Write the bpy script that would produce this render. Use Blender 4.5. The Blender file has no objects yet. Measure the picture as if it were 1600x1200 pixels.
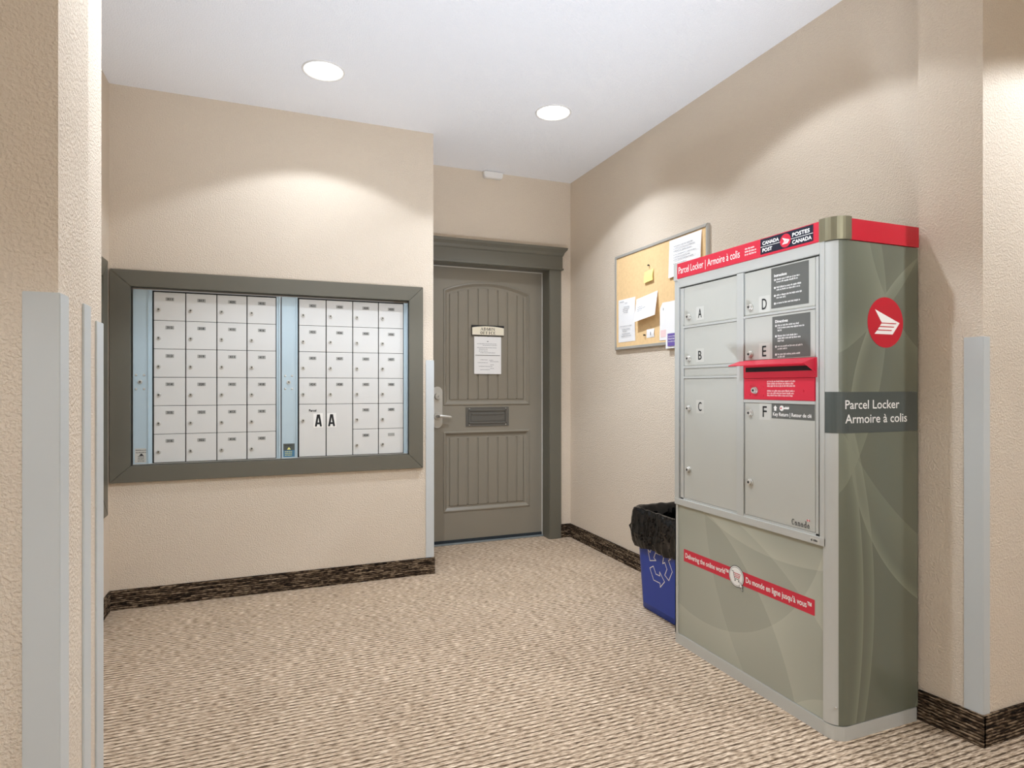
import bpy, bmesh, math, random
from mathutils import Matrix, Vector

R = math.radians
rng = random.Random(7)
C = bpy.context.scene.collection
S = bpy.context.scene

# ------------------------------------------------------------------ camera
CAM_H = 1.167
cam = bpy.data.objects.new('camera', bpy.data.cameras.new('camera'))
C.objects.link(cam)
cam.location = (0, 0, CAM_H)
cam.rotation_euler = (R(90), 0, -R(21.636))
cam.data.sensor_width = 36
cam.data.lens = 954.67 / 1600 * 36
cam.data.shift_y = 3.39 / 1600
cam.data.clip_start = 0.02
S.camera = cam

# ------------------------------------------------------------------ world, colour
w = bpy.data.worlds.new('world')
S.world = w
w.use_nodes = True
w.node_tree.nodes['Background'].inputs[0].default_value = (1, 0.97, 0.93, 1)
w.node_tree.nodes['Background'].inputs[1].default_value = 0.3
S.view_settings.view_transform = 'Standard'
S.view_settings.look = 'None'
S.view_settings.gamma = 1
S.view_settings.use_curve_mapping = False
S.view_settings.exposure = 0.0
S.cycles.max_bounces = 10
S.cycles.diffuse_bounces = 8
S.cycles.sample_clamp_indirect = 8

# nook downlights: watts in the narrow core of the beam and in its even outer cone
R1L_CORE = 15
R1R_CORE = 145
R1L_RIM = 17.5
R1R_RIM = 7
R2L_RIM = 72
R2R_RIM = 16
SPOT_ANGLE = 124
SPOT_BLEND = 0.16
LENS_E = 6
HALL_W = 45
LIGHT_COL = (0.91, 1.0, 1.13)
CEIL_FILL_W = 205          # added unseen fill, low before the opening, aimed up to brighten the ceiling
fl = bpy.data.lights.new('ceiling_fill', 'SPOT')
fl.energy = CEIL_FILL_W; fl.color = (0.86, 0.98, 1.17); fl.spot_size = R(88); fl.spot_blend = 1.0; fl.shadow_soft_size = 0.12
flo = bpy.data.objects.new('ceiling_fill', fl); C.objects.link(flo)
flo.location = (0.9, 0.95, 0.25)
flo.rotation_euler = (Vector((0.85, 2.55, 2.74)) - Vector(flo.location)).to_track_quat('-Z', 'Y').to_euler()

HALL_FILL_W = 320         # second added fill, unseen, bounced off the hall's rear wall and ceiling
fl2 = bpy.data.lights.new('hall_fill', 'SPOT')
fl2.energy = HALL_FILL_W; fl2.color = (0.86, 0.99, 1.16); fl2.spot_size = R(130); fl2.spot_blend = 1.0; fl2.shadow_soft_size = 0.12
fo2 = bpy.data.objects.new('hall_fill', fl2); C.objects.link(fo2)
fo2.location = (0.7, -0.5, 1.3)
fo2.rotation_euler = (Vector((0.6, -1.7, 2.2)) - Vector(fo2.location)).to_track_quat('-Z', 'Y').to_euler()

# ------------------------------------------------------------------ helpers
def lin(c):
    c = c / 255
    return c / 12.92 if c <= 0.04045 else ((c + 0.055) / 1.055) ** 2.4

def rgb(r, g, b):
    return (lin(r), lin(g), lin(b), 1)

def mat(name, col, rough=0.5, metal=0.0, spec=0.5, bump=None, emit=None, var=None, coat=0):
    m = bpy.data.materials.new(name)
    m.use_nodes = True
    nt = m.node_tree
    b = nt.nodes['Principled BSDF']
    b.inputs['Base Color'].default_value = col
    b.inputs['Roughness'].default_value = rough
    b.inputs['Metallic'].default_value = metal
    b.inputs['Specular IOR Level'].default_value = spec
    if coat:
        b.inputs['Coat Weight'].default_value = coat
        b.inputs['Coat Roughness'].default_value = 0.15
    tc = nt.nodes.new('ShaderNodeTexCoord')
    if var:                                    # slight mottling (scale, amount)
        n = nt.nodes.new('ShaderNodeTexNoise')
        n.inputs['Scale'].default_value = var[0]
        n.inputs['Detail'].default_value = 5
        nt.links.new(tc.outputs['Object'], n.inputs['Vector'])
        mx = nt.nodes.new('ShaderNodeMix'); mx.data_type = 'RGBA'
        mx.inputs[6].default_value = tuple(c * (1 - var[1]) for c in col[:3]) + (1,)
        mx.inputs[7].default_value = tuple(min(1, c * (1 + var[1])) for c in col[:3]) + (1,)
        nt.links.new(n.outputs['Fac'], mx.inputs[0])
        nt.links.new(mx.outputs[2], b.inputs['Base Color'])
    if bump:                                   # (scale, strength, distance)
        n = nt.nodes.new('ShaderNodeTexNoise')
        n.inputs['Scale'].default_value = bump[0]
        n.inputs['Detail'].default_value = 3
        nt.links.new(tc.outputs['Object'], n.inputs['Vector'])
        bp = nt.nodes.new('ShaderNodeBump')
        bp.inputs['Strength'].default_value = bump[1]
        bp.inputs['Distance'].default_value = bump[2]
        nt.links.new(n.outputs['Fac'], bp.inputs['Height'])
        nt.links.new(bp.outputs['Normal'], b.inputs['Normal'])
    if emit:
        b.inputs['Emission Color'].default_value = (*emit[0], 1)
        b.inputs['Emission Strength'].default_value = emit[1]
    return m

def N(nt, typ, **kw):
    n = nt.nodes.new(typ)
    for k, v in kw.items():
        setattr(n, k, v)
    return n

def mth(nt, op, a, b=None, c=None, clamp=False):
    n = nt.nodes.new('ShaderNodeMath'); n.operation = op; n.use_clamp = clamp
    for i, v in enumerate((a, b, c)):
        if v is None: continue
        if isinstance(v, (int, float)): n.inputs[i].default_value = v
        else: nt.links.new(v, n.inputs[i])
    return n.outputs[0]

def plaster(name, col, scale, strength, dist, var):
    """orange-peel / knockdown wall texture"""
    m = mat(name, col, 0.75, spec=0.25)
    nt = m.node_tree; b = nt.nodes['Principled BSDF']
    tc = N(nt, 'ShaderNodeTexCoord')
    n1 = N(nt, 'ShaderNodeTexNoise'); n1.inputs['Scale'].default_value = scale; n1.inputs['Detail'].default_value = 3
    n1.inputs['Roughness'].default_value = 0.55
    n2 = N(nt, 'ShaderNodeTexVoronoi'); n2.inputs['Scale'].default_value = scale * 0.8
    n2.feature = 'SMOOTH_F1'
    for n in (n1, n2): nt.links.new(tc.outputs['Object'], n.inputs['Vector'])
    ramp = N(nt, 'ShaderNodeValToRGB')
    ramp.color_ramp.elements[0].position = 0.42; ramp.color_ramp.elements[1].position = 0.62
    nt.links.new(n1.outputs['Fac'], ramp.inputs[0])
    h = mth(nt, 'MULTIPLY_ADD', n2.outputs['Distance'], -0.35, ramp.outputs[0])
    bp = N(nt, 'ShaderNodeBump'); bp.inputs['Strength'].default_value = strength; bp.inputs['Distance'].default_value = dist
    nt.links.new(h, bp.inputs['Height']); nt.links.new(bp.outputs['Normal'], b.inputs['Normal'])
    n3 = N(nt, 'ShaderNodeTexNoise'); n3.inputs['Scale'].default_value = 2.2; n3.inputs['Detail'].default_value = 4
    nt.links.new(tc.outputs['Object'], n3.inputs['Vector'])
    mx = N(nt, 'ShaderNodeMix'); mx.data_type = 'RGBA'
    mx.inputs[6].default_value = tuple(c * (1 - var) for c in col[:3]) + (1,)
    mx.inputs[7].default_value = tuple(c * (1 + var) for c in col[:3]) + (1,)
    nt.links.new(n3.outputs['Fac'], mx.inputs[0]); nt.links.new(mx.outputs[2], b.inputs['Base Color'])
    return m

def carpet(name, dark, midc, light, vertical=False, tone=0.10, row=0.022, seg=0.040, bias=0.0):
    """looped pile laid in rows: every row broken into short dashes of differing tone"""
    m = mat(name, midc, 0.95, spec=0.1)
    nt = m.node_tree; b = nt.nodes['Principled BSDF']
    tc = N(nt, 'ShaderNodeTexCoord'); sp = N(nt, 'ShaderNodeSeparateXYZ')
    nt.links.new(tc.outputs['Object'], sp.inputs[0])
    if vertical:
        along = mth(nt, 'ADD', sp.outputs[0], sp.outputs[1]); across = sp.outputs[2]
    else:
        along, across = sp.outputs[0], sp.outputs[1]
    wob = N(nt, 'ShaderNodeTexNoise'); wob.inputs['Scale'].default_value = 9; wob.inputs['Detail'].default_value = 2
    nt.links.new(tc.outputs['Object'], wob.inputs['Vector'])
    acr = mth(nt, 'MULTIPLY_ADD', wob.outputs['Fac'], 0.006, across)
    rowf = mth(nt, 'DIVIDE', acr, row)
    rid = mth(nt, 'FLOOR', rowf)
    wn1 = N(nt, 'ShaderNodeTexWhiteNoise', noise_dimensions='1D'); nt.links.new(rid, wn1.inputs['W'])
    sx = mth(nt, 'DIVIDE', along, seg)
    sx = mth(nt, 'MULTIPLY_ADD', wn1.outputs['Value'], 7.3, sx)
    sid = mth(nt, 'FLOOR', sx)
    cv = N(nt, 'ShaderNodeCombineXYZ'); nt.links.new(rid, cv.inputs[0]); nt.links.new(sid, cv.inputs[1])
    wn2 = N(nt, 'ShaderNodeTexWhiteNoise', noise_dimensions='2D'); nt.links.new(cv.outputs[0], wn2.inputs['Vector'])
    fr = mth(nt, 'FRACT', rowf)
    prof = mth(nt, 'SINE', mth(nt, 'MULTIPLY', fr, math.pi))
    mp = N(nt, 'ShaderNodeMapping')
    mp.inputs['Scale'].default_value = (0.22, 0.22, 1.0) if vertical else (0.16, 1.0, 1.0)
    nt.links.new(tc.outputs['Object'], mp.inputs['Vector'])
    fuzz = N(nt, 'ShaderNodeTexNoise'); fuzz.inputs['Scale'].default_value = 210; fuzz.inputs['Detail'].default_value = 2
    nt.links.new(mp.outputs[0], fuzz.inputs['Vector'])
    blot = N(nt, 'ShaderNodeTexNoise'); blot.inputs['Scale'].default_value = 3.5; blot.inputs['Detail'].default_value = 3
    nt.links.new(tc.outputs['Object'], blot.inputs['Vector'])
    val = mth(nt, 'POWER', mth(nt, 'SUBTRACT', 1.0, prof), 2.2)              # narrow valley between two rows
    val = mth(nt, 'MULTIPLY', val, mth(nt, 'MULTIPLY_ADD', wn2.outputs['Value'], 0.85, 0.22))
    t = mth(nt, 'MULTIPLY_ADD', wn2.outputs['Value'], tone, 0.42)
    t = mth(nt, 'SUBTRACT', t, val)
    t = mth(nt, 'MULTIPLY_ADD', fuzz.outputs['Fac'], 1.9, t)
    t = mth(nt, 'MULTIPLY_ADD', blot.outputs['Fac'], 0.16, t)
    t = mth(nt, 'ADD', t, -0.90 + bias)
    ramp = N(nt, 'ShaderNodeValToRGB'); cr = ramp.color_ramp
    cr.elements[0].position = 0.08; cr.elements[0].color = dark
    cr.elements[1].position = 0.95; cr.elements[1].color = light
    e = cr.elements.new(0.5); e.color = midc
    nt.links.new(t, ramp.inputs[0]); nt.links.new(ramp.outputs[0], b.inputs['Base Color'])
    bp = N(nt, 'ShaderNodeBump'); bp.inputs['Strength'].default_value = 0.6; bp.inputs['Distance'].default_value = 0.004
    hh = mth(nt, 'MULTIPLY_ADD', fuzz.outputs['Fac'], 0.7, prof)
    nt.links.new(hh, bp.inputs['Height']); nt.links.new(bp.outputs['Normal'], b.inputs['Normal'])
    return m

def swoosh(name, base, arcs, ax, rough=0.32, gain=1.35):
    """printed wrap with pale arcs: each arc (c0, c1, r, width, strength, side) in the panel's own coordinates"""
    m = mat(name, base, rough, spec=0.5)
    nt = m.node_tree; b = nt.nodes['Principled BSDF']
    tc = N(nt, 'ShaderNodeTexCoord'); sp = N(nt, 'ShaderNodeSeparateXYZ')
    nt.links.new(tc.outputs['Object'], sp.inputs[0])
    px, pz = sp.outputs[ax], sp.outputs[2]
    tot = None
    for c0, c1, r, wd, st, side in arcs:
        dx = mth(nt, 'SUBTRACT', px, c0); dz = mth(nt, 'SUBTRACT', pz, c1)
        d = mth(nt, 'SQRT', mth(nt, 'ADD', mth(nt, 'MULTIPLY', dx, dx), mth(nt, 'MULTIPLY', dz, dz)))
        d = mth(nt, 'MULTIPLY', mth(nt, 'SUBTRACT', d, r), side)          # >0 on the painted side
        on = mth(nt, 'DIVIDE', d, 0.0015, clamp=True)
        fall = mth(nt, 'SUBTRACT', 1.0, mth(nt, 'DIVIDE', d, wd), clamp=True)
        fall = mth(nt, 'MULTIPLY', fall, fall)
        v = mth(nt, 'MULTIPLY', mth(nt, 'MULTIPLY', on, fall), st)
        tot = v if tot is None else mth(nt, 'ADD', tot, v)
    tot = mth(nt, 'MINIMUM', tot, 1.0)
    mx = N(nt, 'ShaderNodeMix'); mx.data_type = 'RGBA'
    mx.inputs[6].default_value = base
    mx.inputs[7].default_value = tuple(min(1, c * gain) for c in base[:3]) + (1,)
    nt.links.new(tot, mx.inputs[0]); nt.links.new(mx.outputs[2], b.inputs['Base Color'])
    return m

# ---- bmesh shape helpers (x0,x1,y0,y1,z0,z1)
def bx(bm, x0, x1, y0, y1, z0, z1, mi=0, bevel=0):
    vs = [bm.verts.new(p) for p in ((x0, y0, z0), (x1, y0, z0), (x1, y1, z0), (x0, y1, z0),
                                    (x0, y0, z1), (x1, y0, z1), (x1, y1, z1), (x0, y1, z1))]
    fs = [bm.faces.new([vs[i] for i in f]) for f in
          ((3, 2, 1, 0), (4, 5, 6, 7), (0, 1, 5, 4), (1, 2, 6, 5), (2, 3, 7, 6), (3, 0, 4, 7))]
    for f in fs: f.material_index = mi
    if bevel:
        es = list({e for f in fs for e in f.edges})
        r = bmesh.ops.bevel(bm, geom=es, offset=bevel, segments=2, profile=0.6, affect='EDGES')
        for f in r['faces']: f.material_index = mi
    return fs

def cyl(bm, p, axis, r1, r2, h, seg=20, mi=0, smooth=True):
    """cone/cylinder starting at p and running h along axis ('-y','z','+x' ...)"""
    d = {'x': Vector((1, 0, 0)), 'y': Vector((0, 1, 0)), 'z': Vector((0, 0, 1))}[axis[-1]]
    if axis[0] == '-': d = -d
    rot = Vector((0, 0, 1)).rotation_difference(d).to_matrix().to_4x4()
    M = Matrix.Translation(Vector(p) + d * h / 2) @ rot
    r = bmesh.ops.create_cone(bm, cap_ends=True, cap_tris=False, segments=seg, radius1=r1, radius2=r2, depth=h, matrix=M)
    fs = {f for v in r['verts'] for f in v.link_faces}
    for f in fs:
        f.material_index = mi
        if smooth and len(f.verts) == 4: f.smooth = True
    return r['verts']

def prism(bm, pts, M, d0, d1, mi=0):
    """polygon pts (u,v) in the frame M, extruded from w=d0 to w=d1"""
    a = [bm.verts.new(M @ Vector((u, v, d0))) for u, v in pts]
    b_ = [bm.verts.new(M @ Vector((u, v, d1))) for u, v in pts]
    n = len(pts)
    fs = [bm.faces.new(b_), bm.faces.new(a[::-1])]
    for i in range(n):
        fs.append(bm.faces.new((a[i], a[(i + 1) % n], b_[(i + 1) % n], b_[i])))
    for f in fs: f.material_index = mi
    return fs

def flat(bm, pts, M, d, mi=0):
    f = bm.faces.new([bm.verts.new(M @ Vector((u, v, d))) for u, v in pts])
    f.material_index = mi

def rect(bm, u0, v0, u1, v1, M, d, mi=0):
    flat(bm, ((u0, v0), (u1, v0), (u1, v1), (u0, v1)), M, d, mi)

def disc(cx, cy, rx, ry=None, n=40):
    ry = ry or rx
    return [(cx + rx * math.cos(2 * math.pi * i / n), cy + ry * math.sin(2 * math.pi * i / n)) for i in range(n)]

def ribbon(bm, pts, wd, M, d, mi=0, closed=False):
    n = len(pts)
    for i in range(n if closed else n - 1):
        a = Vector(pts[i]); b_ = Vector(pts[(i + 1) % n])
        t = (b_ - a)
        if t.length < 1e-6: continue
        t.normalize()
        o = Vector((-t.y, t.x)) * wd / 2
        e = t * wd * 0.4
        flat(bm, [tuple(q) for q in (a - e - o, b_ + e - o, b_ + e + o, a - e + o)], M, d, mi)

FRONT = Matrix(((1, 0, 0, 0), (0, 0, -1, 0), (0, 1, 0, 0), (0, 0, 0, 1)))      # u=x v=z w=-y
SIDE = Matrix(((0, 0, 1, 0), (1, 0, 0, 0), (0, 1, 0, 0), (0, 0, 0, 1)))        # u=y v=z w=+x

_tc = {}
def glyphs(s):
    if s not in _tc:
        cu = bpy.data.curves.new('tmp', 'FONT'); cu.body = s; cu.resolution_u = 3
        o = bpy.data.objects.new('tmp', cu); C.objects.link(o)
        bpy.context.view_layer.update()
        me = bpy.data.meshes.new_from_object(o.evaluated_get(bpy.context.evaluated_depsgraph_get()))
        _tc[s] = ([(v.co.x, v.co.y) for v in me.vertices], [tuple(p.vertices) for p in me.polygons])
        bpy.data.objects.remove(o); bpy.data.curves.remove(cu); bpy.data.meshes.remove(me)
    return _tc[s]

def txt(bm, s, u0, v0, width, cap, M, d, mi=0, slope=0.0, bold=0.0):
    vs, fs = glyphs(s)
    hv = glyphs('H')[0]; capH = max(v[1] for v in hv)
    x0 = min(v[0] for v in vs); x1 = max(v[0] for v in vs)
    sx = (width / (x1 - x0)) if width else cap / capH
    sy = cap / capH
    offs = [(0, 0)] if not bold else [(-bold, 0), (bold, 0), (0, bold), (0, -bold)]
    for k, (ox, oy) in enumerate(offs):
        nv = [bm.verts.new(M @ Vector((u0 + ox + (v[0] - x0) * sx + v[1] * sy * slope, v0 + oy + v[1] * sy, d + k * 2e-5))) for v in vs]
        for f in fs:
            try:
                ff = bm.faces.new([nv[i] for i in f]); ff.material_index = mi
            except ValueError:
                pass

def greek(bm, u0, v0, width, h, M, d, mi=0, r=None):
    """a line of print too small to read: short strokes grouped in words"""
    r = r or rng
    u = u0; end = u0 + width
    while u < end - h * 0.5:
        for _ in range(r.randint(2, 9)):
            if u > end - h * 0.5: break
            lw = h * r.uniform(0.35, 0.6)
            lo = v0 - (h * 0.25 if r.random() < 0.12 else 0)
            hi = v0 + h * (1.35 if r.random() < 0.25 else 1)
            rect(bm, u, lo, u + lw * 0.62, hi, M, d, mi)
            u += lw
        u += h * 0.5

def mesh(name, bm, mats):
    me = bpy.data.meshes.new(name)
    bm.to_mesh(me); bm.free()
    for m in (mats if isinstance(mats, (list, tuple)) else [mats]): me.materials.append(m)
    return me

def obj(name, bm, mats, parent=None):
    me = bm if isinstance(bm, bpy.types.Mesh) else mesh(name, bm, mats)
    o = bpy.data.objects.new(name, me); C.objects.link(o)
    if parent: o.parent = parent
    return o

def new(): return bmesh.new()

def tag(o, label=None, cat=None, group=None, kind=None):
    if label: o['label'] = label
    if cat: o['category'] = cat
    if group: o['group'] = group
    if kind: o['kind'] = kind
    return o

def thing(name, label, cat, loc=(0, 0, 0), rotz=0, group=None, kind=None):
    o = bpy.data.objects.new(name, None); C.objects.link(o)
    o.empty_display_size = 0.05
    o.location = loc; o.rotation_euler = (0, 0, rotz)
    return tag(o, label, cat, group, kind)

def box_obj(name, dims, m, parent=None, bevel=0, kind=None):
    bm = new(); bx(bm, *dims, bevel=bevel)
    o = obj(name, bm, m, parent)
    if kind: o['kind'] = kind
    return o

def struct(name, boxes, m, bevel=0):
    bm = new()
    for d in boxes: bx(bm, *d, bevel=bevel)
    o = obj(name, bm, m); o['kind'] = 'structure'
    return o

# ------------------------------------------------------------------ materials
M_wall = plaster('wall_paint', rgb(221, 207, 188), 160, 0.6, 0.0028, 0.03)
M_ceil = plaster('ceiling_paint', rgb(246, 248, 251), 150, 0.5, 0.003, 0.015)
M_carpet = carpet('carpet_loop', rgb(88, 72, 56), rgb(178, 155, 130), rgb(232, 212, 187))
M_base = carpet('carpet_base', rgb(26, 21, 17), rgb(84, 69, 54), rgb(160, 140, 116), vertical=True, tone=0.55, row=0.0105, seg=0.075, bias=-0.30)
M_trim = mat('grey_trim_paint', rgb(102, 99, 87), 0.38, var=(6, 0.04))
M_doorp = mat('grey_door_paint', rgb(136, 129, 115), 0.32, var=(4, 0.03))
M_guard = mat('vinyl_corner_guard', rgb(197, 201, 200), 0.42, bump=(300, 0.05, 0.001))
M_alu = mat('brushed_aluminium', rgb(188, 185, 177), 0.35, metal=0.35)
M_steel = mat('satin_steel', rgb(205, 202, 194), 0.32, metal=0.55)
M_darkmetal = mat('dark_metal', rgb(40, 40, 38), 0.5, metal=0.3)
M_black = mat('black', rgb(14, 14, 14), 0.6)
M_ring = mat('lock_ring', rgb(205, 203, 196), 0.3, metal=0.25)
M_ring2 = mat('lock_plug', rgb(120, 118, 108), 0.35, metal=0.4)
M_box = mat('mailbox_grey', rgb(214, 213, 208), 0.42, var=(5, 0.02))
M_strip = mat('mailbox_blue_grey', rgb(185, 204, 212), 0.4, metal=0.1)
M_plate = mat('number_plate', rgb(158, 158, 152), 0.5)
M_white = mat('white_paper', rgb(238, 237, 235), 0.8, spec=0.2)
M_whitep = mat('white_print', rgb(240, 238, 232), 0.6)
M_ink = mat('ink', rgb(20, 20, 20), 0.7)
M_grint = mat('grey_ink', rgb(105, 104, 110), 0.8)
M_cream = mat('cream_sign', rgb(236, 228, 206), 0.5)
M_plast = mat('white_plastic', rgb(228, 226, 222), 0.45)
M_lock = mat('locker_grey', rgb(190, 190, 181), 0.42, metal=0.1, var=(3, 0.02))
M_lockf = mat('locker_frame_grey', rgb(193, 194, 188), 0.4, metal=0.2)
M_lockd = mat('locker_reveal', rgb(96, 98, 92), 0.6)
M_red = mat('post_red', rgb(206, 40, 62), 0.4)
M_redside = mat('post_red_deep', rgb(196, 22, 44), 0.35)
M_navy = mat('sign_navy', rgb(18, 24, 44), 0.4)
M_infogrey = mat('info_grey', rgb(96, 97, 92), 0.5)
M_bandgrey = mat('band_grey', rgb(78, 84, 80), 0.4)
M_lab = mat('letter_label', rgb(200, 199, 190), 0.5)
M_cork = mat('cork', rgb(232, 198, 148), 0.9, spec=0.1, var=(60, 0.12), bump=(240, 0.3, 0.002))
M_yellow = mat('yellow_note', rgb(238, 236, 140), 0.8)
M_purple = mat('purple_print', rgb(108, 88, 160), 0.7)
M_pink = mat('pink_print', rgb(238, 208, 205), 0.8)
M_bin = mat('blue_plastic', rgb(28, 62, 160), 0.4, bump=(500, 0.04, 0.001))
M_bag = mat('black_bag', rgb(8, 8, 9), 0.1, spec=0.4)
_nt = M_bag.node_tree                          # crinkled film: creased facets over broad folds
_tc = _nt.nodes.new('ShaderNodeTexCoord'); _n = _nt.nodes.new('ShaderNodeTexNoise'); _n.inputs['Scale'].default_value = 14
_v = _nt.nodes.new('ShaderNodeTexVoronoi'); _v.inputs['Scale'].default_value = 11; _bp = _nt.nodes.new('ShaderNodeBump')
_nt.links.new(_tc.outputs['Object'], _n.inputs['Vector'])
_mx = _nt.nodes.new('ShaderNodeVectorMath'); _mx.operation = 'MULTIPLY_ADD'; _mx.inputs[1].default_value = (.12, .12, .05)
_nt.links.new(_n.outputs['Color'], _mx.inputs[0]); _nt.links.new(_tc.outputs['Object'], _mx.inputs[2])
_nt.links.new(_mx.outputs[0], _v.inputs['Vector'])
_bp.inputs['Strength'].default_value = 0.3; _bp.inputs['Distance'].default_value = 0.035
_nt.links.new(_v.outputs['Distance'], _bp.inputs['Height']); _nt.links.new(_bp.outputs['Normal'], _nt.nodes['Principled BSDF'].inputs['Normal'])
M_lens = mat('lamp_lens', rgb(255, 255, 255), 0.4, emit=((1, 0.98, 0.95), LENS_E))
M_weather = mat('weatherstrip', rgb(205, 202, 192), 0.6)
M_brush = mat('door_sweep_brush', rgb(38, 44, 48), 0.9)
M_thresh = mat('threshold_metal', rgb(150, 158, 160), 0.4, metal=0.5)

# ------------------------------------------------------------------ room dimensions
CH = 2.74
XR = 2.17           # right wall
YD = 4.24           # door wall
YM = 3.72           # mailbox wall
XL = -0.775         # left wall of the nook
XRET = 0.948        # return between mailbox wall and door wall
XA, YA0, YA1 = -0.339, 1.268, 1.456    # left opening jamb
XB, YB1 = -0.400, 1.840                # second pier behind the jamb
XJ = 2.135; YJ0, YJ1 = 1.277, 1.470    # right opening jamb
HX0, HX1, HY0 = -3.2, 4.2, -1.7        # hall in which the camera stands

# floor, ceiling
struct('floor', [(HX0 - .1, HX1 + .1, HY0 - .1, YD + 0.3, -0.1, 0)], M_carpet)
struct('ceiling', [(HX0 - .1, HX1 + .1, HY0 - .1, YD + 0.3, CH, CH + 0.1)], M_ceil)

def wall_with_hole(name, x0, x1, y0, y1, hx0, hx1, hz0, hz1, along='x'):
    """wall slab with one rectangular opening, long axis x or y"""
    bxs = [(x0, hx0, 0, CH), (hx1, x1, 0, CH), (hx0, hx1, 0, hz0), (hx0, hx1, hz1, CH)]
    bm = new()
    for a0, a1, z0, z1 in bxs:
        if a1 - a0 < 1e-4 or z1 - z0 < 1e-4: continue
        if along == 'x': bx(bm, a0, a1, y0, y1, z0, z1)
        else: bx(bm, y0, y1, a0, a1, z0, z1)
    bmesh.ops.remove_doubles(bm, verts=bm.verts, dist=1e-5)
    o = obj(name, bm, M_wall); o['kind'] = 'structure'
    return o

FX0, FX1, FZ0, FZ1 = -0.677, 0.793, 0.749, 1.690        # mailbox recess, back wall
wall_with_hole('wall_back_left', XL - 0.25, XRET, YM, YM + 0.19, FX0 - .015, FX1 + .015, FZ0 - .015, FZ1 + .015)
struct('wall_back_return', [(XRET - 0.12, XRET, YM + 0.19, YD + 0.15, 0, CH)], M_wall)
DX0, DX1, DZ1 = 1.070, 1.985, 2.056                    # door opening
wall_with_hole('wall_back_right', XRET, XR + 0.15, YD, YD + 0.15, DX0, DX1, 0, DZ1)
struct('wall_right', [(XR, XR + 0.15, YJ1, YD, 0, CH)], M_wall)
LY0, LY1, LZ0, LZ1 = 2.05, 3.530, 0.606, 1.708          # mailbox recess, left wall
wall_with_hole('wall_left', YB1 - 0.15, YM, XL - 0.19, XL, LY0 - .015, LY1 + .015, LZ0 - .015, LZ1 + .015, 'y')
struct('wall_jamb_left', [(XL - 0.19, XB, YA1 - 0.05, YB1, 0, CH)], M_wall)
struct('wall_front_left', [(HX0, XA, YA0, YA1, 0, CH)], M_wall)
# right jamb: face flared towards the hall, shaped so that it renders darker
bm = new()
prism(bm, ((XJ - 0.016, YJ1), (XJ + 0.012, YJ0), (HX1, YJ0), (HX1, YJ1)), Matrix.Identity(4), 0, CH)
o = obj('wall_front_right', bm, M_wall); o['kind'] = 'structure'
struct('wall_hall_rear', [(HX0, HX1, HY0 - 0.1, HY0, 0, CH)], M_wall)
struct('wall_hall_left', [(HX0 - 0.1, HX0, HY0 - 0.1, YA1, 0, CH)], M_wall)
struct('wall_hall_right', [(HX1, HX1 + 0.1, HY0 - 0.1, YJ1, 0, CH)], M_wall)

# carpet base
BH, BT = 0.104, 0.009
def baseboard(name, x0, x1, y0, y1):
    struct(name, [(x0, x1, y0, y1, 0, BH)], M_base, bevel=0.002)
baseboard('baseboard_back_left', XL + BT, XRET + BT, YM - BT, YM)
baseboard('baseboard_return', XRET, XRET + BT, YM, YD - 0.02)
baseboard('baseboard_back_right', 2.081, XR, YD - BT, YD)
baseboard('baseboard_right', XR - BT, XR, YJ1, YD - BT)
baseboard('baseboard_left', XL, XL + BT, YB1 + BT, YM)
baseboard('baseboard_pier_rear', XL, XB, YB1, YB1 + BT)
baseboard('baseboard_pier', XB, XB + BT, YA1 + BT, YB1 + BT)
baseboard('baseboard_jamb_left', XA, XA + BT, YA0 - BT, YA1 + BT)
baseboard('baseboard_front_left', HX0, XA, YA0 - BT, YA0)
baseboard('baseboard_front_right', XJ + 0.003, HX1, YJ0 - BT, YJ0)
bm = new()
prism(bm, ((XJ - 0.016 - BT, YJ1 - .005), (XJ + 0.012 - BT, YJ0 - BT), (XJ + 0.012, YJ0 - BT), (XJ - 0.016, YJ1 - .005)), Matrix.Identity(4), 0, BH)
o = obj('baseboard_jamb_right', bm, M_base); o['kind'] = 'structure'

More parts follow.
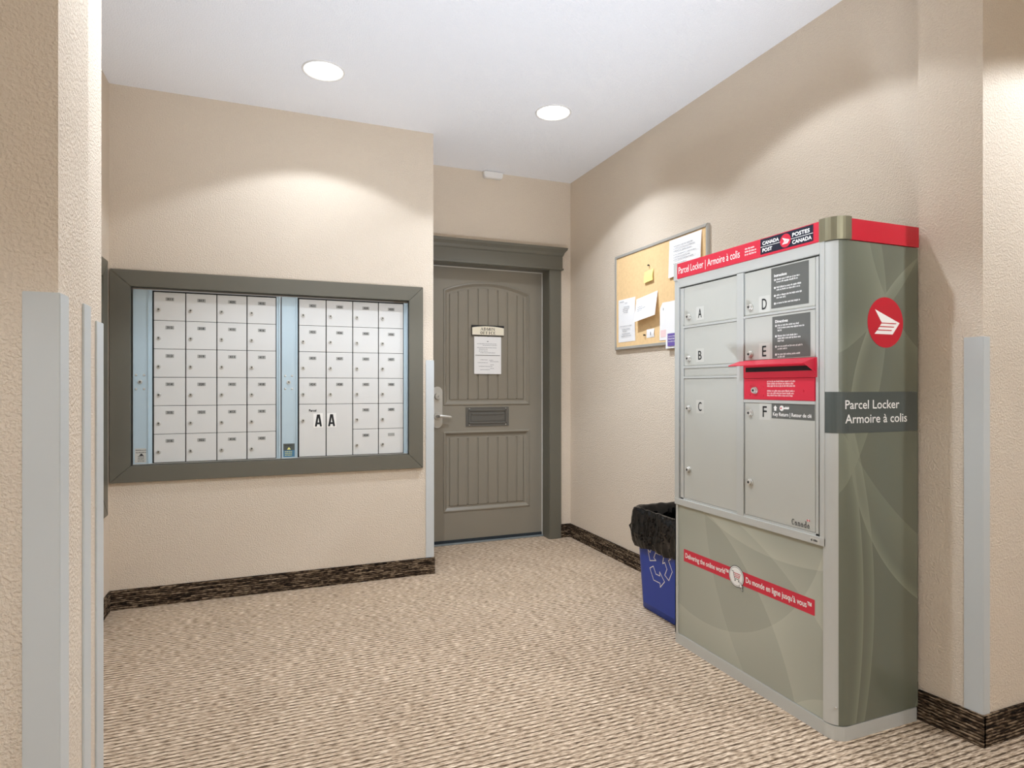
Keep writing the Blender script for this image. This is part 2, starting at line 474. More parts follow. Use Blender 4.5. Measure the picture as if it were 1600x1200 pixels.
# ------------------------------------------------------------------ recessed ceiling lights
def downlight(x, y, label, core, rim, lens_mat=M_lens, r=0.096):
    t = thing('recessed_light', label, 'ceiling light', (x, y, CH), group=None)
    bm = new()
    n = 40
    prof = [(r + 0.008, 0.0), (r + 0.006, -0.005), (r, -0.006), (r - 0.003, -0.002)]
    rings = [[bm.verts.new((p * math.cos(2 * math.pi * i / n), p * math.sin(2 * math.pi * i / n), z)) for i in range(n)] for p, z in prof]
    for a, b_ in zip(rings, rings[1:]):
        for i in range(n):
            f = bm.faces.new((a[i], a[(i + 1) % n], b_[(i + 1) % n], b_[i])); f.smooth = True
    obj('trim_ring', bm, M_plast, t)
    bm = new()
    cyl(bm, (0, 0, -0.0005), '-z', r - 0.004, r - 0.012, 0.003, seg=40)
    obj('lens', bm, lens_mat, t)
    l = bpy.data.lights.new('downlight_beam', 'SPOT')
    l.energy = core + rim; l.color = LIGHT_COL
    l.spot_size = R(SPOT_ANGLE); l.spot_blend = SPOT_BLEND; l.shadow_soft_size = 0.03
    l.use_nodes = True                         # candela curve of the lamp: strongest straight down, cosine falloff
    ln = l.node_tree
    tc = ln.nodes.new('ShaderNodeTexCoord'); sp = ln.nodes.new('ShaderNodeSeparateXYZ')
    ln.links.new(tc.outputs['Normal'], sp.inputs[0])
    ab = mth(ln, 'ABSOLUTE', sp.outputs[2]); ab = mth(ln, 'MULTIPLY_ADD', mth(ln, 'POWER', ab, 4.0), core / (core + rim), rim / (core + rim))
    em = [n for n in ln.nodes if n.type == 'EMISSION'][0]
    ln.links.new(ab, em.inputs['Strength'])
    lo = bpy.data.objects.new('downlight_beam', l); C.objects.link(lo)
    lo.parent = t; lo.location = (0, 0, -0.03)
    return t

downlight(0.25, 3.178, 'round recessed ceiling light above the wall of small mailboxes, the nearer to the left wall', R1L_CORE, R1L_RIM)
downlight(1.516, 3.178, 'round recessed ceiling light in front of the admin office door, the right one in view', R1R_CORE, R1R_RIM)
downlight(0.25, 1.85, 'round recessed ceiling light just inside the opening on the left, above the picture', 0, R2L_RIM)
downlight(1.516, 1.85, 'round recessed ceiling light over the parcel locker front, above the picture', 0, R2R_RIM)
downlight(2.62, 0.50, 'round recessed hallway light close to the front wall on the right', 0, HALL_W * 1.7)
downlight(-1.9, -0.4, 'round hallway fill light added unseen behind the camera on the left', 0, HALL_W)  # added fill for the hall, out of view
downlight(0.6, -0.9, 'round hallway fill light added unseen straight behind the camera', 0, HALL_W)  # another added fill lamp, unseen behind the camera

# ------------------------------------------------------------------ corner guards
def guard(label, corner, dx, dy, w1, w2, z0=BH, z1=1.328, th=0.004, skew=None):
    """L-shaped vinyl guard: wings run w1 along x (direction dx) and w2 along y (direction dy) from an outside corner"""
    x, y = corner
    t = tag(None, ) if False else None
    bm = new()
    ox, oy = -dx * th, -dy * th                 # outwards
    s = skew or 0
    pts = [(x + ox, y + oy), (x + dx * w1, y + oy), (x + dx * w1, y), (x, y), (x + s, y + dy * w2), (x + s + ox, y + dy * w2)]
    pts = [(px - x, py - y) for px, py in pts]
    area = sum(pts[i][0] * pts[(i + 1) % 6][1] - pts[(i + 1) % 6][0] * pts[i][1] for i in range(6))
    if area < 0: pts = pts[::-1]
    prism(bm, pts, Matrix.Identity(4), 0, z1 - z0)
    es = [e for e in bm.edges if abs(e.verts[0].co.z - e.verts[1].co.z) > 0.5 or min(v.co.z for v in e.verts) > 0.5]
    bmesh.ops.bevel(bm, geom=es, offset=0.0012, segments=2, affect='EDGES')
    o = obj('corner_guard', bm, M_guard); o.location = (x, y, z0)
    return tag(o, label, 'corner guard')

guard('tall pale grey corner guard on the nearest left wall corner, widest in view', (XA, YA0), -1, 1, 0.050, 0.046)
guard('slim pale grey corner guard strip on the far edge of the near left jamb', (XA, YA1), -1, -1, 0.045, 0.045)
guard('slim pale grey corner guard strip on the pier beside the left mailbox frame', (XB, YB1), -1, -1, 0.05, 0.062)
guard('pale blue-grey corner guard between the mailbox frame and the office door', (XRET, YM), -1, 1, 0.048, 0.05)
guard('pale grey corner guard on the right wall corner beside the parcel locker', (XJ + 0.012, YJ0), 1, 1, 0.030, 0.052, skew=-0.0075)

# ------------------------------------------------------------------ office door
def outline(x0, x1, z0, z1, rise, i, n=18):
    """panel outline inset by i; top is an arc of the given rise (0 = straight)"""
    a, b_ = x0 + i, x1 - i
    pts = [(a, z0 + i), (b_, z0 + i)]
    if rise:
        h = (x1 - x0) / 2; r = (h * h + rise * rise) / (2 * rise); cz = z1 + rise - r; cx = (x0 + x1) / 2
        for k in range(n + 1):
            x = b_ + (a - b_) * k / n
            pts.append((x, cz + math.sqrt((r - i) ** 2 - (x - cx) ** 2)))
    else:
        for k in range(n + 1): pts.append((b_ + (a - b_) * k / n, z1 - i))
    return pts

YL = 4.360                                     # door leaf face
door = thing('door_1', 'grey panelled office door with an arched top panel, mail slot and lever handle', 'door', (1.53, YL, 0), 0, None, 'structure')
DO = Vector((1.53, YL, 0))
def DP(bm_name, bm, m, parent=None):           # a part given in world coordinates, moved into the door's frame
    if parent is None: parent = door
    for v in bm.verts: v.co -= DO
    return obj(bm_name, bm, m, parent)
lx0, lx1, lz0, lz1 = 1.076, 1.980, 0.018, 2.050
P1 = (1.186, 1.878, 1.023, 1.880, 0.070)
P2 = (1.186, 1.878, 0.235, 0.832, 0.0)
bm = new()
yb = YL + 0.040
for d in ((lx0, P1[0], lz0, lz1), (P1[1], lx1, lz0, lz1), (P1[0], P1[1], lz0, P2[2]), (P1[0], P1[1], P2[3], P1[2])):
    bx(bm, d[0], d[1], YL, yb, d[2], d[3])
arc = outline(*P1, 0)[2:]
for (xa, za), (xb, zb) in zip(arc, arc[1:]):   # solid between the arch and the top edge
    prism(bm, ((xb, zb), (xa, za), (xa, lz1), (xb, lz1)), FRONT, -YL, -yb)
DP('leaf', bm, M_doorp)
for P in (P1, P2):
    bm = new()
    rings = []
    for i, dep in ((0, 0), (0.004, -0.005), (0.012, -0.006), (0.020, 0.002), (0.030, 0.011), (0.046, 0.012), (0.052, 0.006)):
        rings.append([bm.verts.new((x, YL + dep, z)) for x, z in outline(*P, i)])
    for a, b_ in zip(rings, rings[1:]):
        n = len(a)
        for k in range(n): bm.faces.new((a[k], a[(k + 1) % n], b_[(k + 1) % n], b_[k]))
    DP('panel_moulding', bm, M_doorp)
    ed = [P[0] + 0.046, 1.298, 1.376, 1.455, 1.534, 1.614, 1.692, 1.770, P[1] - 0.046]
    top = outline(*P, 0.047, n=60)[2:]
    def topz(x):
        return min(top, key=lambda q: abs(q[0] - x))[1]
    me_cache = None
    for a, b_ in zip(ed, ed[1:]):
        bm = new()
        g = 0.0035
        zb = P[2] + 0.047
        xs = [a + g, a + g + 0.004] + [a + (b_ - a) * t for t in (0.35, 0.65)] + [b_ - g - 0.004, b_ - g]
        prof = [0.012, 0.006, 0.006, 0.006, 0.006, 0.012]
        lo = [bm.verts.new((x, YL + p, zb)) for x, p in zip(xs, prof)]
        hi = [bm.verts.new((x, YL + p, topz(x))) for x, p in zip(xs, prof)]
        for k in range(5): bm.faces.new((lo[k], lo[k + 1], hi[k + 1], hi[k]))
        bk = [bm.verts.new(p) for p in ((xs[0], YL + 0.03, zb), (xs[-1], YL + 0.03, zb), (xs[-1], YL + 0.03, topz(xs[-1])), (xs[0], YL + 0.03, topz(xs[0])))]
        bm.faces.new((bk[0], bk[3], hi[0], lo[0])) ; bm.faces.new((bk[1], lo[-1], hi[-1], bk[2]))
        bm.faces.new(bk[::-1])
        DP('board', bm, M_doorp)
bm = new()
for P in (P1, P2):
    bx(bm, P[0], P[1], YL + 0.0125, YL + 0.038, P[2], P[3])
prism(bm, [(x, z) for x, z in outline(*P1, 0.0)[2:]], FRONT, -(YL + .038), -(YL + .0125))
DP('panel_backing', bm, M_doorp)

# jamb, stop, casing
bm = new()
bx(bm, DX0 - 0.001, DX0 + 0.006, 4.226, YL + 0.06, 0, DZ1); bx(bm, DX1 - 0.004, DX1 + 0.001, 4.226, YL + 0.06, 0, DZ1)
bx(bm, DX0, DX1, 4.226, YL + 0.06, DZ1 - 0.005, DZ1 + 0.001)
DP('jamb', bm, M_trim)
bm = new()
bx(bm, DX0 + .004, lx0 + 0.006, YL - 0.012, YL, 0.01, DZ1 - .004); bx(bm, lx1 - 0.003, DX1 - .004, YL - 0.012, YL, 0.01, DZ1 - .004)
bx(bm, DX0, DX1, YL - 0.012, YL, lz1 - 0.004, DZ1 - 0.003)
DP('weatherstrip', bm, M_weather)
for a, b_ in ((DX0 - 0.095, DX0), (DX1, DX1 + 0.095)):
    bm = new(); bx(bm, a, b_, 4.219, 4.240, 0, DZ1, bevel=0.002)
    DP('casing', bm, M_trim)
bm = new()
bx(bm, XRET + 0.006, DX1 + 0.105, 4.214, 4.240, DZ1, 2.162, bevel=0.0015)
DP('head_casing', bm, M_trim)
bm = new(); bx(bm, XRET + 0.004, DX1 + 0.111, 4.206, 4.240, DZ1 - 0.001, DZ1 + 0.012, bevel=0.003)
DP('head_bead', bm, M_trim)
bm = new()                                     # crown: stepped cove profile mitred back at its right end
prof = [(0.030, 2.160), (0.034, 2.166), (0.036, 2.172), (0.040, 2.184), (0.050, 2.198), (0.056, 2.204), (0.058, 2.210), (0.060, 2.222)]
ra = []
for p, z in prof:
    xr = DX1 + 0.075 + p
    ra.append([bm.verts.new(q) for q in ((XRET + 0.003, 4.24, z), (XRET + 0.003, 4.24 - p, z), (xr, 4.24 - p, z), (xr, 4.24, z))])
for a, b_ in zip(ra, ra[1:]):
    for k in range(3): bm.faces.new((a[k], a[k + 1], b_[k + 1], b_[k]))
bm.faces.new(ra[-1]); bm.faces.new(ra[0][::-1])
DP('crown_moulding', bm, M_trim)
bm = new(); bx(bm, DX0 + .006, DX1 - .004, YL - 0.03, YL + 0.06, 0, 0.010, bevel=0.002)
DP('threshold', bm, M_thresh)
bm = new(); bx(bm, lx0, lx1, YL - 0.008, YL + 0.0, 0.010, 0.030)
DP('door_sweep', bm, M_brush)

# lock plate, deadbolt, lever
bm = new()
px, pw = 1.141, 0.037
pts = []
for k in range(13): a = math.pi * k / 12; pts.append((px + pw * math.cos(a), 1.127 + pw * math.sin(a)))
for k in range(13): a = math.pi + math.pi * k / 12; pts.append((px + pw * math.cos(a), 0.897 + pw * math.sin(a)))
prism(bm, pts, FRONT, -YL, -YL + 0.006)
pl = DP('lock_plate', bm, M_steel)
bm = new(); cyl(bm, (px, YL - 0.006, 1.092), '-y', 0.026, 0.021, 0.022, 28); cyl(bm, (px, YL - 0.028, 1.092), '-y', 0.012, 0.012, 0.004, 20)
bx(bm, px - .0015, px + .0015, YL - 0.0335, YL - 0.031, 1.086, 1.098, mi=1)
DP('deadbolt', bm, [M_steel, M_darkmetal])
bm = new(); cyl(bm, (px, YL - 0.006, 0.948), '-y', 0.029, 0.027, 0.012, 28); cyl(bm, (px, YL - 0.018, 0.948), '-y', 0.013, 0.012, 0.03, 20)
secs = [(px - 0.012, 0.012, 0.948), (px + 0.02, 0.0115, 0.948), (px + 0.06, 0.010, 0.945), (px + 0.088, 0.009, 0.941), (px + 0.098, 0.006, 0.939)]
rr = []
for x, r_, z in secs:
    rr.append([bm.verts.new((x, YL - 0.044 + 0.7 * r_ * math.cos(2 * math.pi * k / 12), z + r_ * math.sin(2 * math.pi * k / 12))) for k in range(12)])
for a, b_ in zip(rr, rr[1:]):
    for k in range(12):
        f = bm.faces.new((a[k], a[(k + 1) % 12], b_[(k + 1) % 12], b_[k])); f.smooth = True
bm.faces.new(rr[0][::-1]); bm.faces.new(rr[-1])
cyl(bm, (px, YL - 0.048, 0.948), '-y', 0.008, 0.007, 0.004, 16, mi=1)
DP('lever_handle', bm, [M_steel, M_darkmetal])

# mail slot
mx0, mx1, mz0, mz1 = 1.358, 1.702, 0.866, 1.010
bm = new()
for d in ((mx0, mx1, mz0, mz0 + 0.032), (mx0, mx1, mz1 - 0.032, mz1), (mx0, mx0 + 0.034, mz0 + .032, mz1 - .032), (mx1 - 0.034, mx1, mz0 + .032, mz1 - .032)):
    bx(bm, d[0], d[1], YL - 0.005, YL, d[2], d[3])
slot = DP('mail_slot', bm, mat('slot_grey', rgb(104, 102, 96), 0.35, metal=0.4))
M_slot = slot.data.materials[0]
bm = new()
a0, a1, c0, c1 = mx0 + .020, mx1 - .020, mz0 + .020, mz1 - .020
for d in ((a0, a1, c0, c0 + 0.010), (a0, a1, c1 - 0.010, c1), (a0, a0 + 0.010, c0, c1), (a1 - 0.010, a1, c0, c1)):
    bx(bm, d[0], d[1], YL - 0.011, YL - 0.004, d[2], d[3], bevel=0.002)
DP('slot_rim', bm, M_slot)
bm = new(); bx(bm, mx0 + .034, mx1 - .034, YL - 0.004, YL - 0.001, mz0 + .032, mz1 - .032)
bx(bm, mx0 + .044, mx1 - .046, YL - 0.012, YL - 0.004, mz1 - .058, mz1 - .046, bevel=0.002)
bx(bm, mx0 + .040, mx1 - .042, YL - 0.0075, YL - 0.004, mz0 + .040, mz1 - .058)
DP('slot_flap', bm, M_slot)
for x in (mx0 + 0.028, mx1 - 0.026):
    for z in (mz0 + 0.011, mz1 - 0.011):
        bm = new(); cyl(bm, (x, YL - 0.005, z), '-y', 0.0045, 0.003, 0.003, 12)
        DP('screw', bm, M_steel)

# sign on the door
SX, SZ = 1.532, 1.547
t = thing('door_sign', 'cream arched sign on the door reading ADMIN OFFICE', 'sign', (SX, YL - 0.0001, SZ))
bm = new()
bx(bm, -0.129, 0.129, -0.008, -0.001, 0.0, 0.078, bevel=0.0015)
obj('backing', bm, M_black, t)
bm = new()
pts = [(-0.126, 0.005), (0.126, 0.005)] + [(0.126 - 0.252 * k / 14, 0.060 + 0.011 * (1 - ((k - 7) / 7) ** 2)) for k in range(15)]
prism(bm, pts, FRONT, 0.0075, 0.012)
obj('face_plate', bm, M_cream, t)
# roman capitals, built from strokes in a 1x1 cell
def roman(ch):
    V = lambda x, wd: [(x - wd / 2, 0), (x + wd / 2, 0), (x + wd / 2, 1), (x - wd / 2, 1)]
    Bq = lambda x0, x1, z0, z1: [(x0, z0), (x1, z0), (x1, z1), (x0, z1)]
    T, n = 0.25, 0.12
    sf = lambda x, z: Bq(x - 0.17, x + 0.17, z, z + 0.06)
    if ch == 'A': return [[(0.02, 0), (0.1, 0), (0.54, 1), (0.44, 1)], [(0.42, 1), (0.6, 1), (0.96, 0), (0.74, 0)], Bq(0.2, 0.8, 0.3, 0.37), sf(0.08, 0), sf(0.86, 0)]
    if ch == 'D': return [V(0.22, T), Bq(0.02, 0.6, 0, 0.06), Bq(0.02, 0.6, 0.94, 1)] + arcq(0.5, 0.5, 0.42, 0.5, -90, 90, n, T)
    if ch == 'M': return [V(0.14, n), V(0.88, T), [(0.1, 1), (0.28, 1), (0.56, 0), (0.46, 0)], [(0.46, 0), (0.54, 0), (0.9, 1), (0.8, 1)], sf(0.13, 0), sf(0.87, 0)]
    if ch == 'I': return [V(0.5, T), sf(0.5, 0), sf(0.5, 0.94)]
    if ch == 'N': return [V(0.16, n), V(0.86, n), [(0.06, 1), (0.28, 1), (0.92, 0), (0.78, 0)], sf(0.16, 0), sf(0.86, 0.94)]
    if ch == 'O': return arcq(0.5, 0.5, 0.46, 0.5, 0, 360, n, T, ell=True)
    if ch == 'F': return [V(0.22, T), Bq(0.02, 0.85, 0.93, 1), Bq(0.2, 0.65, 0.47, 0.54), V(0.84, 0.06)[:2] + [(0.87, 0.75), (0.81, 0.75)] if False else Bq(0.79, 0.85, 0.75, 1), sf(0.22, 0)]
    if ch == 'C': return arcq(0.52, 0.5, 0.46, 0.5, 45, 315, n, T, ell=True) + [Bq(0.82, 0.88, 0.7, 0.98)]
    if ch == 'E': return [V(0.22, T), Bq(0.02, 0.85, 0.93, 1), Bq(0.2, 0.65, 0.47, 0.54), Bq(0.02, 0.88, 0, 0.07), Bq(0.79, 0.85, 0.78, 1), Bq(0.83, 0.89, 0, 0.24)]
    if ch == 'a': return arcq(0.40, 0.26, 0.36, 0.27, 60, 300, 0.09, 0.2, ell=True) + [Bq(0.56, 0.78, 0.04, 0.48), Bq(0.78, 0.94, 0, 0.06)] + arcq(0.44, 0.45, 0.34, 0.2, 0, 165, 0.07, 0.1)
    if ch == 'n': return [Bq(0.10, 0.30, 0, 0.62), Bq(0.0, 0.42, 0, 0.06), Bq(0.0, 0.2, 0.57, 0.64), Bq(0.64, 0.84, 0, 0.45), Bq(0.54, 0.96, 0, 0.06)] + arcq(0.52, 0.42, 0.32, 0.22, 0, 150, 0.12, 0.2)
    if ch == 'd': return arcq(0.40, 0.31, 0.38, 0.33, 40, 320, 0.09, 0.2, ell=True) + [Bq(0.58, 0.80, 0, 1.08), Bq(0.42, 0.7, 1.02, 1.08), Bq(0.8, 0.95, 0, 0.06)]
    return []
def arcq(cx, cz, rx, rz, a0, a1, thin, thick, ell=False, n=14):
    out = []
    prev = None
    for k in range(n + 1):
        a = R(a0 + (a1 - a0) * k / n)
        tw = thin + (thick - thin) * abs(math.cos(a))
        o_ = (cx + rx * math.cos(a), cz + rz * math.sin(a)); i_ = (cx + (rx - tw) * math.cos(a), cz + (rz - thin) * math.sin(a))
        if prev: out.append([prev[0], o_, i_, prev[1]])
        prev = (o_, i_)
    return out
def serif_text(bm, s, u0, v0, cw, h, M, d, mi=0, gap=0.12):
    u = u0
    for ch in s:
        wd = cw * (0.62 if ch == 'I' else 0.9 if ch in 'FE' else 1)
        for q in roman(ch):
            flat(bm, [(u + (x if ch != 'I' else (x - 0.19) / 0.62 * 0.62) * cw * (0.9 if ch in 'FE' else 1), v0 + z * h) for x, z in q], M, d, mi)
            d += 1e-6
        u += wd + cw * gap
bm = new()
serif_text(bm, 'ADMIN', -0.062, 0.0385, 0.0225, 0.0215, FRONT, 0.0125)
serif_text(bm, 'OFFICE', -0.064, 0.0105, 0.0210, 0.0215, FRONT, 0.0125)
obj('lettering', bm, M_ink, t)

# notice below it, in two sheets of text
bm = new()
bx(bm, -0.108, 0.108, -0.0022, -0.0010, 0, 0.281)
o = thing('door_notice', 'white printed notice taped to the door under the office sign', 'paper', (1.5315, YL, 1.259))
obj('sheet', bm, M_white, o)
bm = new()
rg = random.Random(3)
rect(bm, -0.006, 0.243, 0.006, 0.248, FRONT, 0.0026)
for z, a, b_ in ((0.225, -.085, .075), (0.214, -.04, .075), (0.196, -.085, .075), (0.184, -.07, .0), (0.170, -.07, -.0), (0.158, -.06, .06), (0.105, -.06, -.0), (0.102, .01, .045), (0.092, 0.02, .09), (0.083, -.08, .0), (0.068, .02, .05), (0.055, -.07, .04), (0.04, .02, .05), (0.03, -.06, .02)):
    greek(bm, a, z, b_ - a, 0.0035, FRONT, 0.0026, r=rg)
tag(obj('print', bm, M_grint, o), kind='stuff')
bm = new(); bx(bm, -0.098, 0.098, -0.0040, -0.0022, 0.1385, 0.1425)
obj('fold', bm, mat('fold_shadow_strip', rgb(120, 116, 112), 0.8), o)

# white sensor at the ceiling above the door
bm = new()
pts = [(-0.073, 0.010), (-0.060, 0.0), (0.063, 0.0), (0.073, 0.012), (0.073, 0.047), (-0.073, 0.047)]
prism(bm, pts, FRONT, 0, 0.038)
bmesh.ops.bevel(bm, geom=[e for e in bm.edges], offset=0.004, segments=2, affect='EDGES')
o = obj('wall_sensor', bm, M_plast); o.location = (1.523, YD - 0.0005, 2.690)
tag(o, 'small white plastic sensor box on the wall above the office door', 'sensor')

# ------------------------------------------------------------------ mailboxes in the walls
def frame_boards(t, x0, x1, z0, z1, bw, th=0.018, m=M_trim, bw_l=None):
    """four mitred boards; the opening is x0..x1, z0..z1"""
    l = bw_l or bw
    ox0, ox1, oz0, oz1 = x0 - l, x1 + bw, z0 - bw, z1 + bw
    e = 0.0006
    for pts in (((ox0 + e, oz1), (x0 + e, z1), (x1 - e, z1), (ox1 - e, oz1)),
                ((ox0 + e, oz0), (ox1 - e, oz0), (x1 - e, z0), (x0 + e, z0)),
                ((ox0, oz0 + e), (x0, z0 + e), (x0, z1 - e), (ox0, oz1 - e)),
                ((ox1, oz0 + e), (ox1, oz1 - e), (x1, z1 - e), (x1, z0 + e))):
        pts = list(pts)
        if sum(pts[i][0] * pts[(i + 1) % 4][1] - pts[(i + 1) % 4][0] * pts[i][1] for i in range(4)) < 0: pts = pts[::-1]
        bm = new(); prism(bm, pts, FRONT, -0.0, th)
        bmesh.ops.bevel(bm, geom=[e_ for e_ in bm.edges], offset=0.0015, segments=2, affect='EDGES')
        obj('frame_board', bm, m, t)
    bm = new()                                  # lining of the recess
    for d in ((x0 - .012, x0 - 0.002, z0 - .012, z1 + .012), (x1 + .002, x1 + .012, z0 - .012, z1 + .012), (x0 - .002, x1 + .002, z0 - .012, z0 - .002), (x0 - .002, x1 + .002, z1 + .002, z1 + .012)):
        bx(bm, d[0], d[1], 0.0, 0.05, d[2], d[3])
    obj('lining', bm, m, t)

t = thing('wooden_surround', 'wide grey painted wooden frame around both mailbox units on the back wall', 'surround', (0.0, YM, 0))
frame_boards(t, FX0, FX1, FZ0, FZ1, 0.086, bw_l=0.093)

def lock_mesh():
    bm = new()
    cyl(bm, (0, 0, 0), '-y', 0.0112, 0.0104, 0.004, 20)
    cyl(bm, (0, -0.004, 0), '-y', 0.0082, 0.0076, 0.003, 18, mi=0)
    cyl(bm, (0, -0.0070, 0), '-y', 0.0054, 0.0054, 0.0006, 14, mi=1)
    bx(bm, -0.0009, 0.0009, -0.0082, -0.0074, -0.0035, 0.0035, mi=2)
    return mesh('lock', bm, [M_ring, M_ring2, M_black])
LOCK = lock_mesh()
_dm = {}
def door_mesh(wd, h):
    k = (round(wd, 4), round(h, 4))
    if k not in _dm:
        bm = new(); bx(bm, 0.0018, wd - 0.0034, -0.002, 0.010, 0.0013, h - 0.0013, bevel=0.0012)
        _dm[k] = mesh('door', bm, M_box)
    return _dm[k]
def plate_mesh(num):
    bm = new()
    bx(bm, -0.020, 0.020, -0.0012, 0, -0.009, 0.009, mi=0)
    if num:
        txt(bm, num, -0.0125, -0.0055, 0.025, 0.011, FRONT, 0.0015, mi=1, bold=0.0004)
    return mesh('number_plate', bm, [M_plate, M_ink])

def mailbox_unit(loc, rotz, label, x_strip, x_d0, pitch, x_end, z0, rows, ph, numbers, big=None, zlock=None, sticker='white', detail=True):
    """local frame: origin on the door face plane; strip and door columns run along x"""
    t = thing('mailbox_unit', label, 'mailbox', loc, rotz)
    zt = z0 + rows * ph
    bm = new()
    bx(bm, x_strip[0] + .001, x_end, 0.012, 0.115, z0 - 0.004, zt + 0.008)
    obj('cabinet', bm, M_darkmetal, t)
    bm = new()
    bx(bm, x_strip[0] + 0.003, x_strip[1], -0.004, 0.012, z0 - 0.003, zt + 0.008, bevel=0.001)
    bx(bm, x_strip[1], x_strip[1] + 0.004, -0.010, 0.012, z0 - 0.003, zt + 0.008)
    bx(bm, x_strip[1] + 0.004, x_d0 - 0.007, 0.000, 0.012, z0 - 0.003, zt + 0.008)
    xm = x_d0 + 4 * pitch
    st = obj('master_door_stile', bm, M_strip, t)
    bm = new(); bx(bm, xm + 0.001, x_end - 0.008, 0.002, 0.012, z0 - 0.003, zt + 0.006); bx(bm, x_end - 0.008, x_end, -0.008, 0.012, z0 - 0.003, zt + 0.006)
    obj('edge_stile', bm, M_strip, t)
    bm = new(); bx(bm, x_strip[0] + .003, x_end - .002, -0.006, 0.011, z0 - 0.0060, z0 - 0.0025)
    obj('sill_strip', bm, M_steel, t)
    if zlock:
        xc = (x_strip[0] + x_strip[1]) / 2
        l = obj('stile_lock', LOCK, None, st); l.location = (xc, -0.004, zlock); l.scale = (1.0, 1, 1.0)
        bm = new()
        cyl(bm, (0, 0, 0), '-y', 0.0062, 0.004, 0.0035, 14)
        rv = mesh('rivet', bm, M_ring)
        for a in (-0.0185, 0.0185):
            for b_ in (-0.038, 0.036):
                r_ = obj('rivet', rv, None, st); r_.location = (xc + a, -0.004, zlock + b_)
        bm = new(); sx0, sx1 = x_strip[0] + 0.012, x_strip[1] - 0.008
        bx(bm, sx0, sx1, -0.0048, -0.004, z0 + 0.004, z0 + 0.080)
        y_ = 0.0052
        if sticker == 'white':
            for z, a in ((.068, .05), (.056, .05)): greek(bm, sx0 + .004, z0 + z, a, 0.004, FRONT, y_, 1)
            flat(bm, ((sx0 + .018, z0 + .040), (sx0 + .042, z0 + .040), (sx0 + .030, z0 + .054)), FRONT, y_, 1)
            for z in (.034, .026, .018, .010): greek(bm, sx0 + .014, z0 + z, 0.032, 0.004, FRONT, y_, 1)
        else:
            rect(bm, sx0, z0 + .004, sx1, z0 + .042, FRONT, 0.0050, 2)
            greek(bm, sx0 + .006, z0 + .068, .045, 0.004, FRONT, y_, 1)
            flat(bm, ((sx0 + .020, z0 + .046), (sx0 + .040, z0 + .046), (sx0 + .030, z0 + .060)), FRONT, y_, 3)
            for z in (.032, .022, .012): greek(bm, sx0 + .008, z0 + z, 0.040, 0.004, FRONT, y_, 3)
        obj('sticker', bm, [M_lab if sticker == 'white' else M_bandgrey, M_ink, mat('sticker_blue', rgb(70, 120, 150), 0.5), M_yellow], st)
    lk = random.Random(5)
    for c in range(4):
        for r_ in range(rows):
            z = zt - (r_ + 1) * ph; h = ph
            tall = big and c in big and r_ >= rows - 2
            if tall:
                if r_ == rows - 1: continue
                z = z0; h = 2 * ph
            d = obj('door', door_mesh(pitch, h), None, t); d.location = (x_d0 + c * pitch, 0, z)
            if not detail: continue
            num = numbers[c][r_] if numbers else ''
            if num != 'none':
                l = obj('lock', LOCK, None, d); l.location = (0.0235, -0.002, h - 0.094 + (0.03 if tall else 0)*0); l.rotation_euler = (0, R(lk.choice((0, 20, -15, 90, 75, 40))), 0)
                if num == 'Parcel':
                    bm = new(); txt(bm, 'Parcel', -0.020, -0.006, 0.040, 0.013, FRONT, 0.0012, bold=0.0006)
                    p = obj('name_lettering', bm, M_ink, d)
                else:
                    p = obj('number_plate', plate_mesh(num), None, d)
                p.location = (pitch * 0.5, -0.002, h - 0.037)
            if tall:
                bm = new()
                M_ = FRONT
                ua = (0.082 if c == 0 else 0.004) ; va = h - 0.137
                tilt = -0.02 if c == 0 else 0.0
                w_ = 0.052
                qs = [(ua, va), (ua + w_, va + w_ * 0.02), (ua + w_ + tilt * .1, va + 0.084), (ua + tilt * .1, va + 0.082)]
                prism(bm, qs, M_, 0.002, 0.0026)
                k = [(0.006, 0.006), (0.017, 0.006), (0.0195, 0.019), (0.0325, 0.019), (0.035, 0.006), (0.046, 0.006), (0.034, 0.077), (0.018, 0.077)]
                flat(bm, [(ua + a, va + b_) for a, b_ in k], M_, 0.0030, 1)
                flat(bm, [(ua + a, va + b_) for a, b_ in ((0.0215, 0.030), (0.0305, 0.030), (0.026, 0.058))], M_, 0.0034, 0)
                obj('letter_decal', bm, [M_whitep, M_ink], d)
    return t

num1 = [[str(311 + i) for i in range(6)], [str(317 + i) for i in range(6)], [str(409 + i) for i in range(6)], [str(415 + i) for i in range(6)]]
num2 = [[str(421 + i) for i in range(4)] + ['Parcel', ''], [str(425 + i) for i in range(4)] + ['none', ''], [str(429 + i) for i in range(6)], [str(435 + i) for i in range(5)] + ['']]
YF = YM + 0.020
mailbox_unit((0, YF, 0), 0, 'left bank of 24 small grey mailbox doors with a pale blue lock stile', (-0.674, -0.602), -0.576, 0.1528, 0.057, 0.757, 6, 0.1525, num1, zlock=1.190)
mailbox_unit((0, YF, 0), 0, 'right bank of grey mailbox doors with two tall doors marked A A', (0.061, 0.142), 0.157, 0.1522, 0.790, 0.757, 6, 0.1525, num2, big=(0, 1), zlock=1.190, sticker='dark')

# left wall: a second, larger frame seen nearly edge-on
t = thing('wooden_surround', 'grey frame of the mailboxes on the left wall, seen almost edge-on', 'surround', (XL, 0, 0), R(90))
frame_boards(t, LY0, LY1, LZ0, LZ1, 0.092, th=0.016)
LW = (LY1 - LY0) / 2
for i, lab in ((0, 'mailbox bank inside the left wall frame, the nearer half behind the pier'), (1, 'mailbox bank inside the left wall frame, the half next to the back wall')):
    mailbox_unit((XL - 0.02, LY0 + i * LW, 0), R(90), lab, (0.003, 0.075), 0.100, 0.1515, LW - 0.004, LZ0 + 0.008, 7, 0.1545, None)

